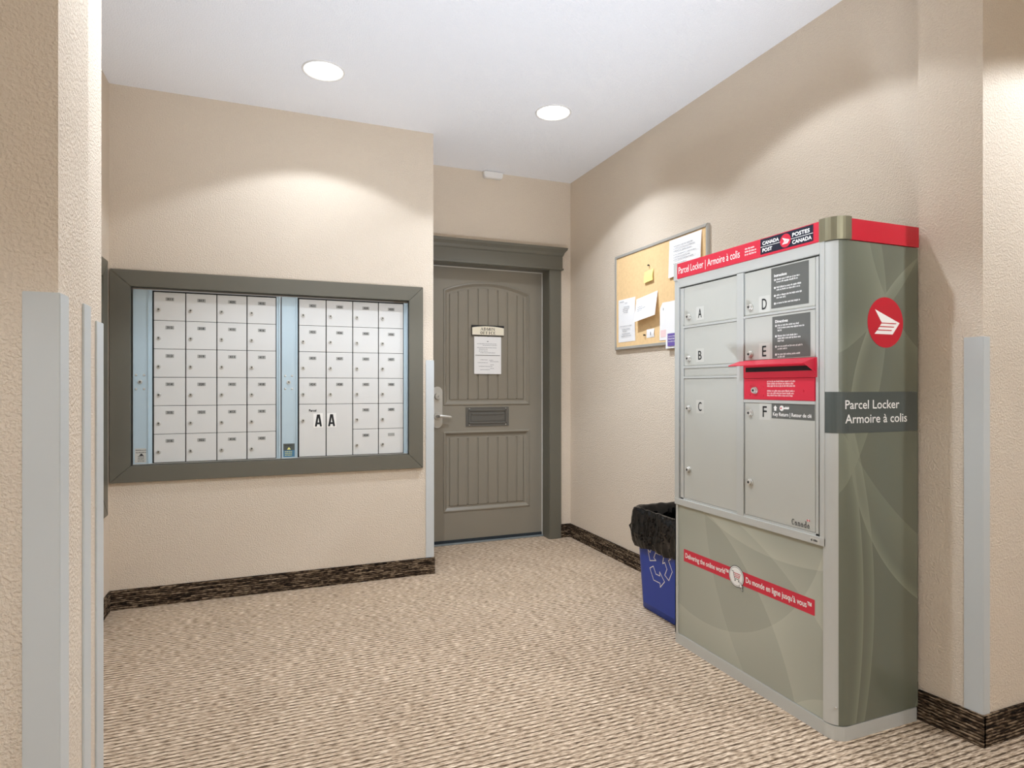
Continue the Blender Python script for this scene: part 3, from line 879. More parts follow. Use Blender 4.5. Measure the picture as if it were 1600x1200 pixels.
# ------------------------------------------------------------------ parcel locker
LK = thing('parcel_locker', 'tall grey parcel locker with red header and printed side panel against the right wall', 'parcel locker', (1.720, 2.317, 0), R(-90))
LWD, LDP, LTOP = 0.857, 0.383, 1.720
RC = 0.052                                     # radius of the rounded front corner

front_arcs = [(0.20, 0.78, 0.62, 0.25, 0.5, 1), (-0.30, -0.25, 1.02, 0.22, 0.55, 1), (-0.05, -0.45, 1.16, 0.16, 0.5, 1),
              (0.62, 1.55, 1.02, 0.18, 0.6, -1), (1.35, 0.75, 1.16, 0.3, 0.35, 1), (0.9, -0.2, 0.33, 0.2, 0.5, -1)]
M_fwrap = swoosh('locker_front_wrap', rgb(160, 161, 146), front_arcs, 0, gain=1.38)
side_arcs = [(-0.75, 1.42, 0.98, 0.18, 0.55, -1), (0.75, 1.80, 0.62, 0.16, 0.55, 1), (0.75, 1.02, 0.70, 0.05, 0.9, -1),
             (-2.2, 0.45, 2.32, 0.045, 0.9, -1), (-1.6, 0.45, 1.77, 0.05, 0.7, -1), (1.15, 1.75, 1.34, 0.25, 0.4, 1), (-0.5, 2.2, 1.06, 0.12, 0.5, -1), (0.75, -0.12, 0.42, 0.08, 0.7, -1)]
M_swrap = swoosh('locker_side_wrap', rgb(106, 109, 94), side_arcs, 1, rough=0.2, gain=1.6)

# plinth and core
bm = new(); bx(bm, 0.0, LWD - RC, 0.002, LDP - .005, 0, 0.047)
pts = [(0.0, 0)]
def corner_profile(off=0.0, x_start=None, y_end=None, n=10, a0=0, a1=90):
    """plan outline of the rounded corner: along the front, round, and along the side"""
    ps = []
    if x_start is not None: ps.append((x_start, -off))
    for k in range(n + 1):
        a = R(-90 + a0 + (a1 - a0) * k / n)
        ps.append((LWD - RC + (RC + off) * math.cos(a), RC + (RC + off) * math.sin(a)))
    if y_end is not None: ps.append((LWD + off, y_end))
    return ps
def wrap(bm, prof, z0, z1, th, mi=0):
    """sheet following a plan profile, th thick inwards"""
    n = len(prof)
    inn = []
    for i, p in enumerate(prof):
        a = Vector(prof[max(i - 1, 0)]); b_ = Vector(prof[min(i + 1, n - 1)]); d = (b_ - a).normalized()
        inn.append((p[0] - d.y * th, p[1] + d.x * th))
    lo = [bm.verts.new((x, y, z0)) for x, y in prof]; hi = [bm.verts.new((x, y, z1)) for x, y in prof]
    li = [bm.verts.new((x, y, z0)) for x, y in inn]; hi_i = [bm.verts.new((x, y, z1)) for x, y in inn]
    for k in range(n - 1):
        for q in ((lo[k], lo[k + 1], hi[k + 1], hi[k]), (li[k + 1], li[k], hi_i[k], hi_i[k + 1]), (hi[k], hi[k + 1], hi_i[k + 1], hi_i[k]), (lo[k + 1], lo[k], li[k], li[k + 1])):
            f = bm.faces.new(q); f.material_index = mi
            if abs(q[0].co.z - q[2].co.z) > 1e-6: f.smooth = False
    for k in (0, n - 1):
        q = (lo[k], hi[k], hi_i[k], li[k]); f = bm.faces.new(q if k == 0 else q[::-1]); f.material_index = mi
def smooth_side(o):
    for p in o.data.polygons: p.use_smooth = True
    for e in o.data.edges: pass
    return o
wrap(bm, corner_profile(0, x_start=LWD - RC - 0.001, y_end=LDP - .005), 0, 0.047, 0.02)
obj('plinth', bm, M_lockf, LK)
bm = new()
bx(bm, 0.004, LWD - 0.06, 0.03, LDP - 0.004, 0.047, LTOP - 0.01)
bx(bm, LWD - 0.06, LWD - 0.006, 0.05, LDP - 0.004, 0.047, LTOP - 0.01)
bx(bm, 0.0, 0.006, 0.0, LDP - 0.004, 0.047, LTOP - 0.01)
bx(bm, 0.0, 0.018, 0.0, 0.03, 0.047, 0.640)
obj('body', bm, M_lock, LK)
bm = new()
wrap(bm, corner_profile(-0.0008, x_start=LWD - RC - 0.004, a1=54), 0.050, 1.648, 0.004)
o = obj('corner_post', bm, M_lockf, LK)
bm = new()
wrap(bm, corner_profile(0, y_end=LDP, a0=51), 0.050, 1.648, 0.004)
o = obj('side_panel', bm, M_swrap, LK); o['label'] = 'olive grey printed side panel with pale curved lines'
bm = new(); bx(bm, 0.0185, 0.8005, 0.006, 0.03, 0.049, 0.6335)
o = obj('lower_panel', bm, M_fwrap, LK); o['label'] = 'grey printed lower front panel with pale arcs and a red slogan strip'
LP = o
# front frame: proud outer frame and the darker reveal behind the doors
bm = new()
bx(bm, 0.0, 0.028, -0.003, 0.03, 0.634, 1.652, bevel=0.0015)
bx(bm, 0.790, 0.8085, -0.003, 0.03, 0.634, 1.652, bevel=0.0015)
bx(bm, 0.028, 0.790, -0.003, 0.03, 1.612, 1.652, bevel=0.0015)
bx(bm, 0.0, 0.8085, -0.004, 0.03, 0.632, 0.660, bevel=0.0015)
obj('front_frame', bm, M_lockf, LK)
bm = new(); bx(bm, 0.028, 0.790, 0.022, 0.031, 0.658, 1.614)
obj('reveal', bm, M_lockd, LK)
bm = new()
bx(bm, 0.036, 0.782, 0.002, 0.022, 0.660, 0.668, bevel=0.001); bx(bm, 0.036, 0.058, 0.002, 0.022, 0.660, 1.606, bevel=0.001); bx(bm, 0.770, 0.782, 0.002, 0.022, 0.660, 1.606, bevel=0.001)
bx(bm, 0.398, 0.433, -0.003, 0.022, 0.660, 1.610, bevel=0.0015)
for z0_, z1_ in ((1.425, 1.4345), (1.246, 1.2565), (1.201, 1.210)):
    bx(bm, 0.058, 0.398, -0.001, 0.022, z0_, z1_, bevel=0.001)
for z0_, z1_ in ((1.4305, 1.4385), (1.2585, 1.2655), (1.104, 1.1155)):
    bx(bm, 0.433, 0.770, -0.001, 0.022, z0_, z1_, bevel=0.001)
obj('door_dividers', bm, M_lockf, LK)
bm = new(); bx(bm, 0.062, 0.396, 0.004, 0.02, 1.2105, 1.2455, bevel=0.001)
obj('filler_rail', bm, M_lock, LK)

bm = new(); cyl(bm, (0, 0, 0), '-y', 0.0135, 0.0125, 0.006, 22); cyl(bm, (0, -0.006, 0), '-y', 0.0115, 0.0105, 0.007, 22); cyl(bm, (0, -0.013, 0), '-y', 0.0045, 0.0045, 0.0008, 12, mi=1)
KNOB = mesh('lock', bm, [M_steel, M_darkmetal])
def locker_door(x0, x1, z0, z1, letter, lx, lz, knobs, lsize=0.052):
    bm = new(); bx(bm, 0, x1 - x0, 0.003, 0.021, 0, z1 - z0, bevel=0.0015)
    d = obj('locker_door', bm, M_lock, LK); d.location = (x0, 0, z0)
    for kx, kz in knobs:
        k = obj('lock', KNOB, None, d); k.location = (kx - x0, 0.003, kz - z0); k.rotation_euler = (0, R(rng.choice((0, 30, 60))), 0)
    bm = new()
    rect(bm, lx - x0, lz - z0, lx - x0 + lsize, lz - z0 + lsize * 1.12, FRONT, -0.0024, 0)
    wL = lsize * (0.42 if letter not in 'EF' else 0.36)
    txt(bm, letter, lx - x0 + (lsize - wL) / 2, lz - z0 + lsize * 0.2, wL, lsize * 0.72, FRONT, -0.0018, 1, bold=0.0006)
    obj('letter_label', bm, [M_lab, M_ink], d)
    return d
dA = locker_door(0.062, 0.395, 1.4355, 1.606, 'A', 0.144, 1.452, [(0.096, 1.473)])
dB = locker_door(0.062, 0.395, 1.2575, 1.4240, 'B', 0.144, 1.271, [(0.096, 1.289)])
dC = locker_door(0.062, 0.395, 0.6690, 1.2000, 'C', 0.144, 1.050, [(0.096, 1.069), (0.096, 0.798)])
dD = locker_door(0.437, 0.767, 1.4395, 1.606, 'D', 0.511, 1.444, [(0.468, 1.471)], 0.055)
dE = locker_door(0.437, 0.767, 1.2665, 1.4295, 'E', 0.511, 1.268, [(0.468, 1.290)], 0.054)
dF = locker_door(0.437, 0.767, 0.6690, 1.1030, 'F', 0.513, 1.041, [(0.468, 1.064), (0.468, 0.798)], 0.055)

# instruction panels (two printed cards) and the key-return panel
rg = random.Random(11)
def info_panel(parent, x0, x1, z0, z1, title, blocks):
    ox, oz = parent.location.x, parent.location.z
    bm = new()
    u0, u1, v0, v1 = x0 - ox, x1 - ox, z0 - oz, z1 - oz
    rect(bm, u0, v0, u1, v1, FRONT, -0.0024, 0)
    v = v1 - (0.028 if title == 'Instructions' else 0.017)
    txt(bm, title, u0 + 0.015, v - 0.006, 0.058, 0.0095, FRONT, -0.0018, 1, bold=0.0005)
    v -= 0.017
    for k, lines in enumerate(blocks):
        flat(bm, disc(u0 + 0.018, v, 0.0042, n=14), FRONT, -0.0018, 1)
        txt(bm, str(k + 1), u0 + 0.0168, v - 0.0024, 0.0024, 0.0048, FRONT, -0.0012, 0)
        for ln in lines:
            greek(bm, u0 + 0.026, v - 0.002, ln, 0.0046, FRONT, -0.0018, 1, r=rg)
            v -= 0.0092
        v -= 0.0105
    obj('instruction_panel', bm, [M_infogrey, M_whitep], parent)
info_panel(dD, 0.572, 0.741, 1.4525, 1.601, 'Instructions', [[0.108, 0.098], [0.112, 0.108], [0.118, 0.044], [0.108]])
info_panel(dE, 0.577, 0.748, 1.2695, 1.4215, 'Directives', [[0.098, 0.122, 0.022], [0.092, 0.104, 0.03], [0.114, 0.046], [0.104, 0.034]])
bm = new()
ox, oz = dF.location.x, dF.location.z
rect(bm, 0.574 - ox, 1.049 - oz, 0.766 - ox, 1.1025 - oz, FRONT, -0.0024, 0)
u, v = 0.592 - ox, 1.087 - oz                 # arrow and key pictograms
flat(bm, ((u - .009, v), (u + .009, v), (u, v + .010)), FRONT, -0.0018, 1); rect(bm, u - .005, v - .010, u + .005, v, FRONT, -0.0018, 1)
u += 0.030
flat(bm, disc(u, v, 0.010, n=20), FRONT, -0.0018, 1); flat(bm, disc(u - 0.003, v, 0.0035, n=12), FRONT, -0.0012, 2)
rect(bm, u + 0.008, v - 0.003, u + 0.032, v + 0.003, FRONT, -0.0018, 1)
for a in (0.016, 0.023, 0.030): rect(bm, u + a, v - .002, u + a + .004, v + 0.006, FRONT, -0.0016, 1)
txt(bm, 'Key Return | Retour de clé', 0.581 - ox, 1.0585 - oz, 0.172, 0.0125, FRONT, -0.0018, 1, bold=0.0004)
obj('key_return_panel', bm, [M_infogrey, M_whitep, M_red], dF)
bm = new()
serif_text(bm, 'Canada', 0.667 - ox, 0.677 - oz, 0.0122, 0.021, FRONT, -0.0022, 0, gap=0.1)
fx, fz = 0.7335 - ox, 0.6975 - oz + 0.0035     # little flag over the last a
rect(bm, fx, fz, fx + .003, fz + .007, FRONT, -0.0022, 1); rect(bm, fx + .009, fz, fx + .012, fz + .007, FRONT, -0.0022, 1)
rect(bm, fx + .003, fz, fx + .009, fz + .007, FRONT, -0.0024, 2); rect(bm, fx + .0045, fz + .0015, fx + .0075, fz + .0055, FRONT, -0.0020, 1)
obj('wordmark', bm, [M_ink, M_red, M_whitep], dF)

# red key drop: angled flap over a slot, red plate with lock
t_ = new()
bx(t_, 0.436, 0.776, -0.004, 0.022, 1.197, 1.2655, bevel=0.002)
kd = obj('key_drop', t_, M_red, LK); kd['label'] = 'red key return slot with an angled hood'
bm = new()
prism(bm, ((-0.004, 1.264), (-0.004, 1.2575), (-0.058, 1.2435), (-0.060, 1.2465)), Matrix(((0, 0, 1, 0), (1, 0, 0, 0), (0, 1, 0, 0), (0, 0, 0, 1))), 0.415, 0.774)
for x in (0.770, ):
    prism(bm, ((-0.002, 1.262), (-0.002, 1.215), (-0.052, 1.244)), Matrix(((0, 0, 1, 0), (1, 0, 0, 0), (0, 1, 0, 0), (0, 0, 0, 1))), x, x + 0.003)
obj('hood', bm, M_red, kd)
bm = new(); bx(bm, 0.45, 0.762, -0.0055, -0.0042, 1.221, 1.238)
obj('slot_opening', bm, M_black, kd)
bm = new(); bx(bm, 0.437, 0.768, -0.002, 0.021, 1.1165, 1.196, bevel=0.0015)
rp = obj('key_drop_plate', bm, M_red, LK)
k = obj('lock', KNOB, None, rp); k.location = (0.498, -0.002, 1.151)
bm = new(); cyl(bm, (0, 0, 0), '-y', 0.004, 0.0028, 0.0025, 12); RV = mesh('rivet', bm, M_red)
for x, z in ((0.468, 1.166), (0.468, 1.133), (0.536, 1.166), (0.536, 1.133), (0.722, 1.150)):
    r_ = obj('rivet', RV, None, rp); r_.location = (x, -0.002, z)
bm = new()
for z, ln in ((1.182, 0.132), (1.1735, 0.124), (1.165, 0.132), (1.147, 0.13), (1.1385, 0.128), (1.130, 0.122)):
    greek(bm, 0.557, z, ln, 0.0046, FRONT, 0.0026, 0, r=rg)
obj('plate_print', bm, M_pink, rp)

# header
bm = new()
bx(bm, 0.022, 0.790, -0.006, 0.010, 1.652, LTOP, bevel=0.002)
bx(bm, 0.010, 0.790, 0.010, LDP - 0.03, 1.652, LTOP - 0.002, mi=1)
hd = obj('header', bm, [M_red, M_lock], LK)
bm = new(); bx(bm, 0.0, 0.022, -0.009, LDP - 0.02, 1.645, LTOP + 0.002, bevel=0.0015)
obj('header_end_cap', bm, M_lockf, LK)
bm = new(); wrap(bm, corner_profile(0.006, x_start=0.790, y_end=0.058), 1.650, LTOP + 0.006, 0.03)
bx(bm, 0.780, LWD - 0.02, 0.02, 0.058, 1.652, LTOP + 0.0055)
M_cap = mat('corner_cap_aluminium', rgb(150, 146, 122), 0.3, metal=0.7)
o = obj('corner_cap', bm, M_cap, LK)
bm = new(); bx(bm, LWD - 0.03, LWD + 0.004, 0.058, LDP, 1.650, LTOP, bevel=0.001)
o = obj('side_header', bm, M_redside, LK)
bm = new()
W = 0.0066
txt(bm, 'Parcel Locker | Armoire à colis', 0.034, 1.672, 0.385, 0.030, FRONT, W, 0)
for z, ln in ((1.695, 0.052), (1.684, 0.062), (1.673, 0.062)): greek(bm, 0.447, z, ln, 0.0048, FRONT, W, 0, r=rg)
bx0, bx1, bz0, bz1 = 0.528, 0.768, 1.660, 1.7165
rect(bm, bx0, bz0, bx1, bz1, FRONT, W, 1)
mz = (bz0 + bz1) / 2 - 0.001
def wing(bm, cu, cv, ru, rv, M, d, mi, line_mi):
    P_ = [(-.60, .50), (.79, 0), (.39, -.468), (-.63, -.468), (-.46, -.31), (-.34, -.16), (-.22, -.02)]
    flat(bm, [(cu + a * ru, cv + b_ * rv) for a, b_ in P_], M, d, mi)
    for vv, ua, ub in ((-.03, -.24, .57), (-.17, -.36, .45), (-.31, -.48, .32)):
        flat(bm, [(cu + (ua - .01) * ru, cv + (vv - .018) * rv), (cu + ub * ru, cv + (vv - .018) * rv), (cu + (ub + .03) * ru, cv + (vv + .018) * rv), (cu + (ua + .02) * ru, cv + (vv + .018) * rv)], M, d + 0.0004, line_mi)
ccx = 0.648
rect(bm, bx0 + 0.001, mz - 0.0009, bx1 - 0.001, mz + 0.0009, FRONT, W + .0003, 0)
flat(bm, disc(ccx, mz, 0.0245), FRONT, W + .0006, 2)
wing(bm, ccx, mz, 0.0245, 0.0245, FRONT, W + .0010, 0, 2)
hb = 0.0007
txt(bm, 'CANADA', bx0 + 0.011, mz + 0.0065, 0.078, 0.0125, FRONT, W + .0004, 0, bold=hb)
txt(bm, 'POST', bx0 + 0.011, mz - 0.0195, 0.046, 0.0125, FRONT, W + .0004, 0, bold=hb)
txt(bm, 'POSTES', ccx + 0.031, mz + 0.0065, 0.074, 0.0125, FRONT, W + .0004, 0, bold=hb)
txt(bm, 'CANADA', ccx + 0.031, mz - 0.0195, 0.082, 0.0125, FRONT, W + .0004, 0, bold=hb)
obj('header_print', bm, [M_whitep, M_navy, M_red], hd)

# slogan strip on the lower panel
W = -0.0055
bm = new()
rect(bm, 0.056, 0.384, 0.763, 0.4385, FRONT, W, 0)
txt(bm, 'Delivering the online world™', 0.068, 0.402, 0.275, 0.021, FRONT, W + .0006, 1, bold=0.0005)
txt(bm, "Du monde en ligne jusqu'à vous™", 0.440, 0.402, 0.310, 0.021, FRONT, W + .0006, 1, bold=0.0005)
cc, cz = 0.388, 0.411
flat(bm, disc(cc, cz, 0.043), FRONT, W + .0006, 2); flat(bm, disc(cc, cz, 0.040), FRONT, W + .0010, 1); flat(bm, disc(cc, cz, 0.0365), FRONT, W + .0013, 3); flat(bm, disc(cc, cz, 0.035), FRONT, W + .0016, 1)
D_ = W + .0020                                 # shopping cart
ribbon(bm, [(cc - .024, cz + .018), (cc - .016, cz + .017), (cc - .009, cz - .010), (cc + .017, cz - .010)], .003, FRONT, D_, 3)
ribbon(bm, [(cc - .013, cz + .012), (cc + .022, cz + .012), (cc + .017, cz - .003), (cc - .010, cz - .003)], .0025, FRONT, D_, 0)
for q in (-.004, .004, .012): ribbon(bm, [(cc + q, cz + .012), (cc + q, cz - .003)], .0016, FRONT, D_, 0)
ribbon(bm, [(cc - .012, cz + .0045), (cc + .019, cz + .0045)], .0016, FRONT, D_, 0)
for q in (-.006, .014): flat(bm, disc(cc + q, cz - .0165, .0035, n=12), FRONT, D_, 3)
cu_, cv_ = cc + 0.024, cz - 0.020              # cursor arrow
flat(bm, ((cu_ - .004, cv_ + .006), (cu_ - .004, cv_ - .024), (cu_ + .002, cv_ - .018), (cu_ + .010, cv_ - .032), (cu_ + .014, cv_ - .030), (cu_ + .008, cv_ - .016), (cu_ + .016, cv_ - .015)), FRONT, D_ + .0004, 3)
flat(bm, ((cu_ - .0025, cv_ + .002), (cu_ - .0025, cv_ - .019), (cu_ + .0025, cv_ - .0145), (cu_ + .0095, cv_ - .028), (cu_ + .0112, cv_ - .027), (cu_ + .005, cv_ - .0145), (cu_ + .0118, cv_ - .0138)), FRONT, D_ + .0008, 1)
obj('slogan_strip', bm, [M_red, M_whitep, M_bandgrey, M_infogrey], LP)
bm = new(); rect(bm, 0.752, 0.637, 0.790, 0.653, FRONT, 0.0046, 0)
greek(bm, 0.756, 0.641, 0.030, 0.006, FRONT, 0.0052, 1)
obj('asset_tag', bm, [M_lab, M_ink], LK)

# side panel print
W = LWD + 0.0008
bm = new(); flat(bm, disc(0.222, 1.383, 0.0855, n=56), SIDE, W, 0)
wing(bm, 0.222, 1.383, 0.0855, 0.0855, SIDE, W + .0006, 1, 2)
obj('wing_emblem', bm, [M_redside, mat('emblem_white', rgb(250, 246, 240), 0.5), M_redside], LK)
bm = new(); wrap(bm, corner_profile(0.0006, x_start=LWD - RC - 0.003, y_end=LDP - 0.004), 1.012, 1.148, 0.0004)
txt(bm, 'Parcel Locker', 0.034, 1.092, 0.254, 0.0285, SIDE, W + .0006, 1, bold=0.0004)
txt(bm, 'Armoire à colis', 0.034, 1.045, 0.292, 0.0285, SIDE, W + .0006, 1, bold=0.0004)
obj('name_band', bm, [M_bandgrey, M_whitep], LK)
bm = new(); cyl(bm, (LWD - 0.012, 0.010, 0.110), '-y', 0.004, 0.004, 0.006, 12)
obj('screw', bm, M_steel, LK)

# ------------------------------------------------------------------ notice board
XNB = XR - 0.0005
NB = thing('notice_board', 'cork notice board in an aluminium frame on the right wall', 'notice board', (XNB, 3.560, 1.408), R(-90))
bw, bh = 0.938, 0.625
box_obj('cork_panel', (0.010, bw - 0.010, -0.010, 0, 0.010, bh - 0.010), M_cork, NB)
e = 0.0004
for pts in (((0, bh), (0.018, bh - 0.018), (bw - 0.018, bh - 0.018), (bw, bh)), ((0, 0), (bw, 0), (bw - 0.018, 0.018), (0.018, 0.018)),
            ((0, e), (0.018, 0.018 + e), (0.018, bh - 0.018 - e), (0, bh - e)), ((bw, e), (bw, bh - e), (bw - 0.018, bh - 0.018 - e), (bw - 0.018, 0.018 + e))):
    pts = list(pts)
    if sum(pts[i][0] * pts[(i + 1) % 4][1] - pts[(i + 1) % 4][0] * pts[i][1] for i in range(4)) < 0: pts = pts[::-1]
    bm = new(); prism(bm, pts, FRONT, 0.0, 0.016)
    bmesh.ops.bevel(bm, geom=[e_ for e_ in bm.edges], offset=0.002, segments=2, affect='EDGES')
    obj('frame_rail', bm, M_alu, NB)

def sheet(label, u0, z0, wd, h, printing, name='paper_notice', cat='paper', m=M_white, lift=(0.0112, 0.0112), tilt=0.0, pts=None, mats=(), bow=0.004):
    """a sheet pinned to the board; u0 = distance from the board's left edge, z above its lower edge.
    lift = distance from the wall at top and bottom"""
    o = thing(name, label, cat, (XNB - 0.0, 3.560 - u0, 1.408 + z0), R(-90))
    bm = new()
    outl = pts or [(0, 0), (wd, 0), (wd, h), (0, h)]
    n = 6
    def dep(u, v):
        t_ = v / h
        return lift[1] + (lift[0] - lift[1]) * t_ + bow * math.sin(math.pi * max(0, min(1, t_))) * (u / wd)
    if pts:
        prism(bm, outl, FRONT @ Matrix.Rotation(tilt, 4, 'Z'), min(lift), min(lift) + 0.0006)
    else:
        MM = FRONT @ Matrix.Rotation(tilt, 4, 'Z')
        g0 = [[bm.verts.new(MM @ Vector((wd * i / n, h * j / n, dep(wd * i / n, h * j / n)))) for i in range(n + 1)] for j in range(n + 1)]
        g1 = [[bm.verts.new(MM @ Vector((wd * i / n, h * j / n, dep(wd * i / n, h * j / n) - 0.0006))) for i in range(n + 1)] for j in range(n + 1)]
        for j in range(n):
            for i in range(n):
                bm.faces.new((g0[j][i], g0[j][i + 1], g0[j + 1][i + 1], g0[j + 1][i])); bm.faces.new((g1[j][i], g1[j + 1][i], g1[j + 1][i + 1], g1[j][i + 1]))
        for k in range(n):
            bm.faces.new((g1[0][k], g1[0][k + 1], g0[0][k + 1], g0[0][k])); bm.faces.new((g0[n][k], g0[n][k + 1], g1[n][k + 1], g1[n][k]))
            bm.faces.new((g0[k][0], g0[k + 1][0], g1[k + 1][0], g1[k][0])); bm.faces.new((g1[k][n], g1[k + 1][n], g0[k + 1][n], g0[k][n]))
    obj('sheet', bm, m, o)
    if printing:
        bm = new(); MM = FRONT @ Matrix.Rotation(tilt, 4, 'Z')
        printing(bm, MM, lambda u, v: dep(u, v) + 0.0016)
        tag(obj('print', bm, [M_grint, M_ink, M_purple, M_pink, M_white], o), kind='stuff')
    return o
rg2 = random.Random(21)
def pr_lines(lines, mi=0, h=0.004):
    def f(bm, M, dp):
        for a, z, ln in lines: greek(bm, a, z, ln, h, M, dp(a + ln, z) + 0.0016, mi, r=rg2)
    return f
sheet('white printed letter at the lower left corner of the cork board', 0.042, 0.048, 0.200, 0.280,
      pr_lines([(0.02, .262, .05), (.085, .25, .03), (.07, .225, .07), (.06, .212, .08), (.06, .20, .06), (.07, .188, .05), (.03, .1, .14), (.05, .08, .1), (.06, .066, .05), (.05, .05, .1), (.04, .036, .12)]))
sheet('white folded letter pinned at a slant mid board, its lower edge standing out', 0.276, 0.160, 0.226, 0.148,
      pr_lines([(.02, .13, .02), (.03, .085, .06), (.03, .072, .09), (.03, .060, .05)], 0), lift=(0.013, 0.045), tilt=R(6), bow=0.0)
sheet('small white note with a blue-grey mark low on the cork board', 0.368, 0.056, 0.082, 0.052,
      lambda bm, M, d: (rect(bm, .045, .014, .049, .034, M, d(.04, .03) + .001, 0)), cat='note', name='small_note')
sheet('narrow white tag with clipped top corners and a pink foot on the cork board', 0.502, 0.030, 0.108, 0.222,
      lambda bm, M, d: (rect(bm, .012, .018, .09, .06, M, .0125, 3), rect(bm, .036, .175, .040, .19, M, .0125, 0)), name='paper_tag', cat='tag',
      pts=[(0, 0), (.100, 0), (.108, .19), (.075, .222), (.03, .222), (.006, .19)])
sheet('white leaflet with a purple foot hanging over the lower board frame, beside the parcel locker', 0.578, -0.022, 0.216, 0.272,
      lambda bm, M, d: (rect(bm, .022, .012, .2, .085, M, d(.2, .05) + .001, 2), greek(bm, .03, .05, .09, .006, M, d(.2, .05) + .0018, 4, r=rg2), greek(bm, .03, .066, .12, .004, M, d(.2, .06) + .0018, 4, r=rg2), greek(bm, .03, .036, .12, .004, M, d(.2, .04) + .0018, 4, r=rg2)),
      name='leaflet', cat='leaflet', lift=(0.016, 0.022))
sheet('large white notice at the upper right of the cork board', 0.600, 0.385, 0.286, 0.216,
      pr_lines([(.05, .17, .17), (.05, .155, .19), (.05, .14, .16), (.05, .12, .2), (.05, .105, .15), (.05, .09, .18), (.05, .07, .12)]), lift=(0.012, 0.020), name='paper_notice')
sheet('small pale yellow sticky note in the upper middle of the cork board', 0.352, 0.394, 0.094, 0.070, None, m=M_yellow, name='sticky_note', cat='note', lift=(0.012, 0.022), tilt=R(4))

def pin(label, u, z, m):
    bm = new(); cyl(bm, (0, 0, 0), '-y', 0.0035, 0.0025, 0.008, 12); cyl(bm, (0, -0.008, 0), '-y', 0.0055, 0.005, 0.004, 14)
    o = obj('push_pin', bm, m); o.location = (XNB - 0.0102, 3.560 - u, 1.408 + z); o.rotation_euler = (0, 0, R(-90))
    return tag(o, label, 'push pin')
pin('dark push pin alone above the yellow note on the cork board', 0.396, 0.498, M_darkmetal)
pin('dark push pin beside the small note low on the cork board', 0.352, 0.075, M_darkmetal)

# ------------------------------------------------------------------ recycling bin with black liner
BX0, BX1, BY0, BY1 = 1.815, 2.095, 2.375, 2.780       # footprint at mid height
BC = Vector(((BX0 + BX1) / 2, (BY0 + BY1) / 2, 0))
BN = thing('recycling_bin', 'blue plastic recycling bin between the parcel locker and the right wall', 'bin', BC)
def rrect(hx, hy, r, n=6):
    out = []
    for cx, cy, a0 in ((hx - r, hy - r, 0), (-hx + r, hy - r, 90), (-hx + r, -hy + r, 180), (hx - r, -hy + r, 270)):
        for k in range(n + 1):
            a = R(a0 + 90 * k / n); out.append((cx + r * math.cos(a), cy + r * math.sin(a)))
    return out
def loft(bm, secs, close_bottom=True, mi=0):
    rings = [[bm.verts.new((x, y, z)) for x, y in s] for s, z in secs]
    for a, b_ in zip(rings, rings[1:]):
        n = len(a)
        for k in range(n):
            f = bm.faces.new((a[k], a[(k + 1) % n], b_[(k + 1) % n], b_[k])); f.smooth = True; f.material_index = mi
    if close_bottom: bm.faces.new(rings[0][::-1])
    return rings
HX, HY = 0.140, 0.2025
bm = new()
z1 = 0.520
secs = []
for z, gx in ((0.0, -0.022), (0.008, -0.016), (z1 * .5, -0.004), (z1 - 0.03, 0.006), (z1 - 0.028, 0.012), (z1, 0.013), (z1, 0.006), (z1 - 0.03, 0.000), (0.012, -0.020)):
    secs.append((rrect(HX + gx, HY + gx, 0.035), z))
rg_ = loft(bm, secs); bm.faces.new(rg_[-1])
obj('bin_body', bm, M_bin, BN)
bm = new()                                     # shallow raised panel on the long face
pts = [(-0.152, 0.035), (0.150, 0.035), (0.150, 0.46), (-0.152, 0.46)]
Mf = Matrix.Translation((-HX + 0.0165, 0, 0)) @ Matrix.Rotation(-0.0465, 4, 'Y') @ Matrix(((0, 0, -1, 0), (-1, 0, 0, 0), (0, 1, 0, 0), (0, 0, 0, 1)))
prism(bm, pts, Mf, -0.006, 0.0035)
bmesh.ops.bevel(bm, geom=[e_ for e_ in bm.edges], offset=0.0018, segments=2, affect='EDGES')
fp = obj('face_panel', bm, M_bin, BN)
# recycling mark: three folded chasing arrows in white outline
bm = new()
base = [(-0.060, -0.098), (0.000, -0.098), (0.000, -0.120), (0.042, -0.078), (0.000, -0.036), (0.000, -0.058), (-0.036, -0.058), (-0.058, -0.020), (-0.092, -0.040)]
for k in range(3):
    a = R(120 * k)
    q = [(0.005 + 0.92 * (x * math.cos(a) - z * math.sin(a)), 0.270 + 0.92 * (x * math.sin(a) + z * math.cos(a))) for x, z in base]
    ribbon(bm, q, 0.0042, Mf, 0.0045, 0, closed=True)
obj('recycling_symbol', bm, M_whitep, fp)

# bag: inside lining, over the rim, ruffled skirt outside
LB = thing('bin_liner', 'black plastic bag lining the blue bin, folded over its rim', 'bin bag', BC)
bm = new()
nn = 160
def along(hx, hy, r, t_):
    ps = rrect(hx, hy, r, 10)
    L = [0]
    for i in range(len(ps)): L.append(L[-1] + (Vector(ps[(i + 1) % len(ps)]) - Vector(ps[i])).length)
    s = t_ * L[-1]
    for i in range(len(ps)):
        if s <= L[i + 1]:
            f = (s - L[i]) / (L[i + 1] - L[i]); a = Vector(ps[i]); b_ = Vector(ps[(i + 1) % len(ps)])
            return a + (b_ - a) * f
    return Vector(ps[0])
from mathutils import noise as mn
rows = [(0.18, -0.040), (0.32, -0.030), (0.44, -0.022), (0.500, -0.012), (0.525, 0.000), (0.532, 0.013), (0.527, 0.021), (0.508, 0.025), (0.47, 0.028), (0.43, 0.030), (0.395, 0.034), (0.360, 0.034), (0.332, 0.026)]
rings = []
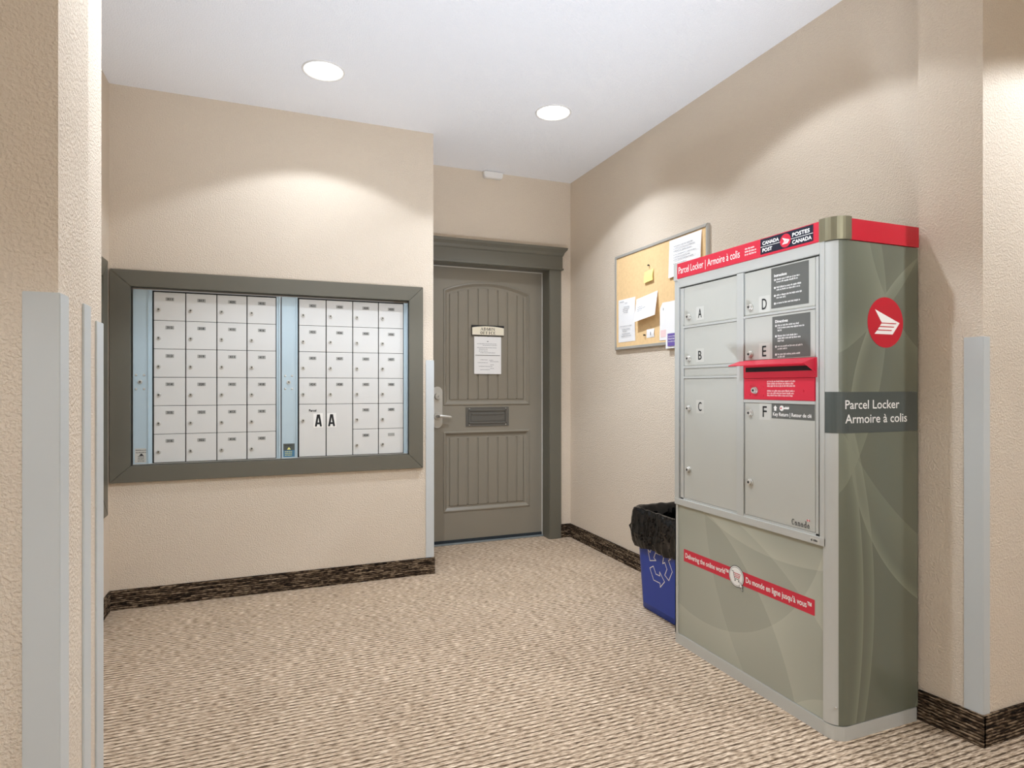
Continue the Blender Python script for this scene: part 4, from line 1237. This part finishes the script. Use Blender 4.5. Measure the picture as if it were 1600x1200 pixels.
for j, (z, g) in enumerate(rows):
    ring = []
    for i in range(nn):
        tt = i / nn
        p = along(HX, HY, 0.035, tt)
        d = p.normalized()
        a = 2 * math.pi * tt
        out = max(0, j - 5) / 7
        ru = mn.noise(Vector((math.cos(a) * 3.1, math.sin(a) * 3.1, z * 5))) * 0.030 * out
        ru += mn.noise(Vector((math.cos(a) * 8, math.sin(a) * 8, z * 9 + 3))) * 0.014 * out
        ru += (0.35 - abs(mn.noise(Vector((math.cos(a) * 9, math.sin(a) * 9, z * 4 + 9))))) * 0.030 * out
        hem = mn.noise(Vector((math.cos(a) * 2.2, math.sin(a) * 2.2, 7))) * 0.022 * out ** 2
        inner = (0.008 * mn.noise(Vector((math.cos(a) * 6, math.sin(a) * 6, z * 9))) if j < 4 else 0)
        gg = g + max(-0.012, ru) + inner + (0.004 * mn.noise(Vector((a * 4, 0, 5))) if 3 <= j <= 6 else 0)
        q = along(HX + gg, HY + gg, 0.035 + max(gg, 0) * 0.8, tt)
        ring.append(bm.verts.new((q.x, q.y, z + hem + (0.006 * mn.noise(Vector((a * 5, 1, 1))) if 3 <= j <= 7 else 0))))
    rings.append(ring)
for a, b_ in zip(rings, rings[1:]):
    for k in range(nn):
        f = bm.faces.new((a[k], a[(k + 1) % nn], b_[(k + 1) % nn], b_[k])); f.smooth = True
f = bm.faces.new(rings[0])
obj('bag_film', bm, M_bag, LB)
bm = new()                                     # loose gathered tail at the far corner
secs = []
for k, (dx, dy, z, r_) in enumerate(((0, 0, 0.46, 0.018), (0.004, 0.018, 0.44, 0.026), (-0.006, 0.040, 0.415, 0.024), (-0.002, 0.044, 0.385, 0.016), (0.010, 0.022, 0.355, 0.010), (0.014, 0.012, 0.345, 0.003))):
    secs.append(([(-0.115 + dx + r_ * 0.9 * math.cos(2 * math.pi * i / 12) * (1 + .25 * math.sin(i * 2.1 + k)), HY + 0.022 + dy + r_ * 0.6 * math.sin(2 * math.pi * i / 12)) for i in range(12)], z))
loft(bm, secs)
obj('bag_tail', bm, M_bag, LB)
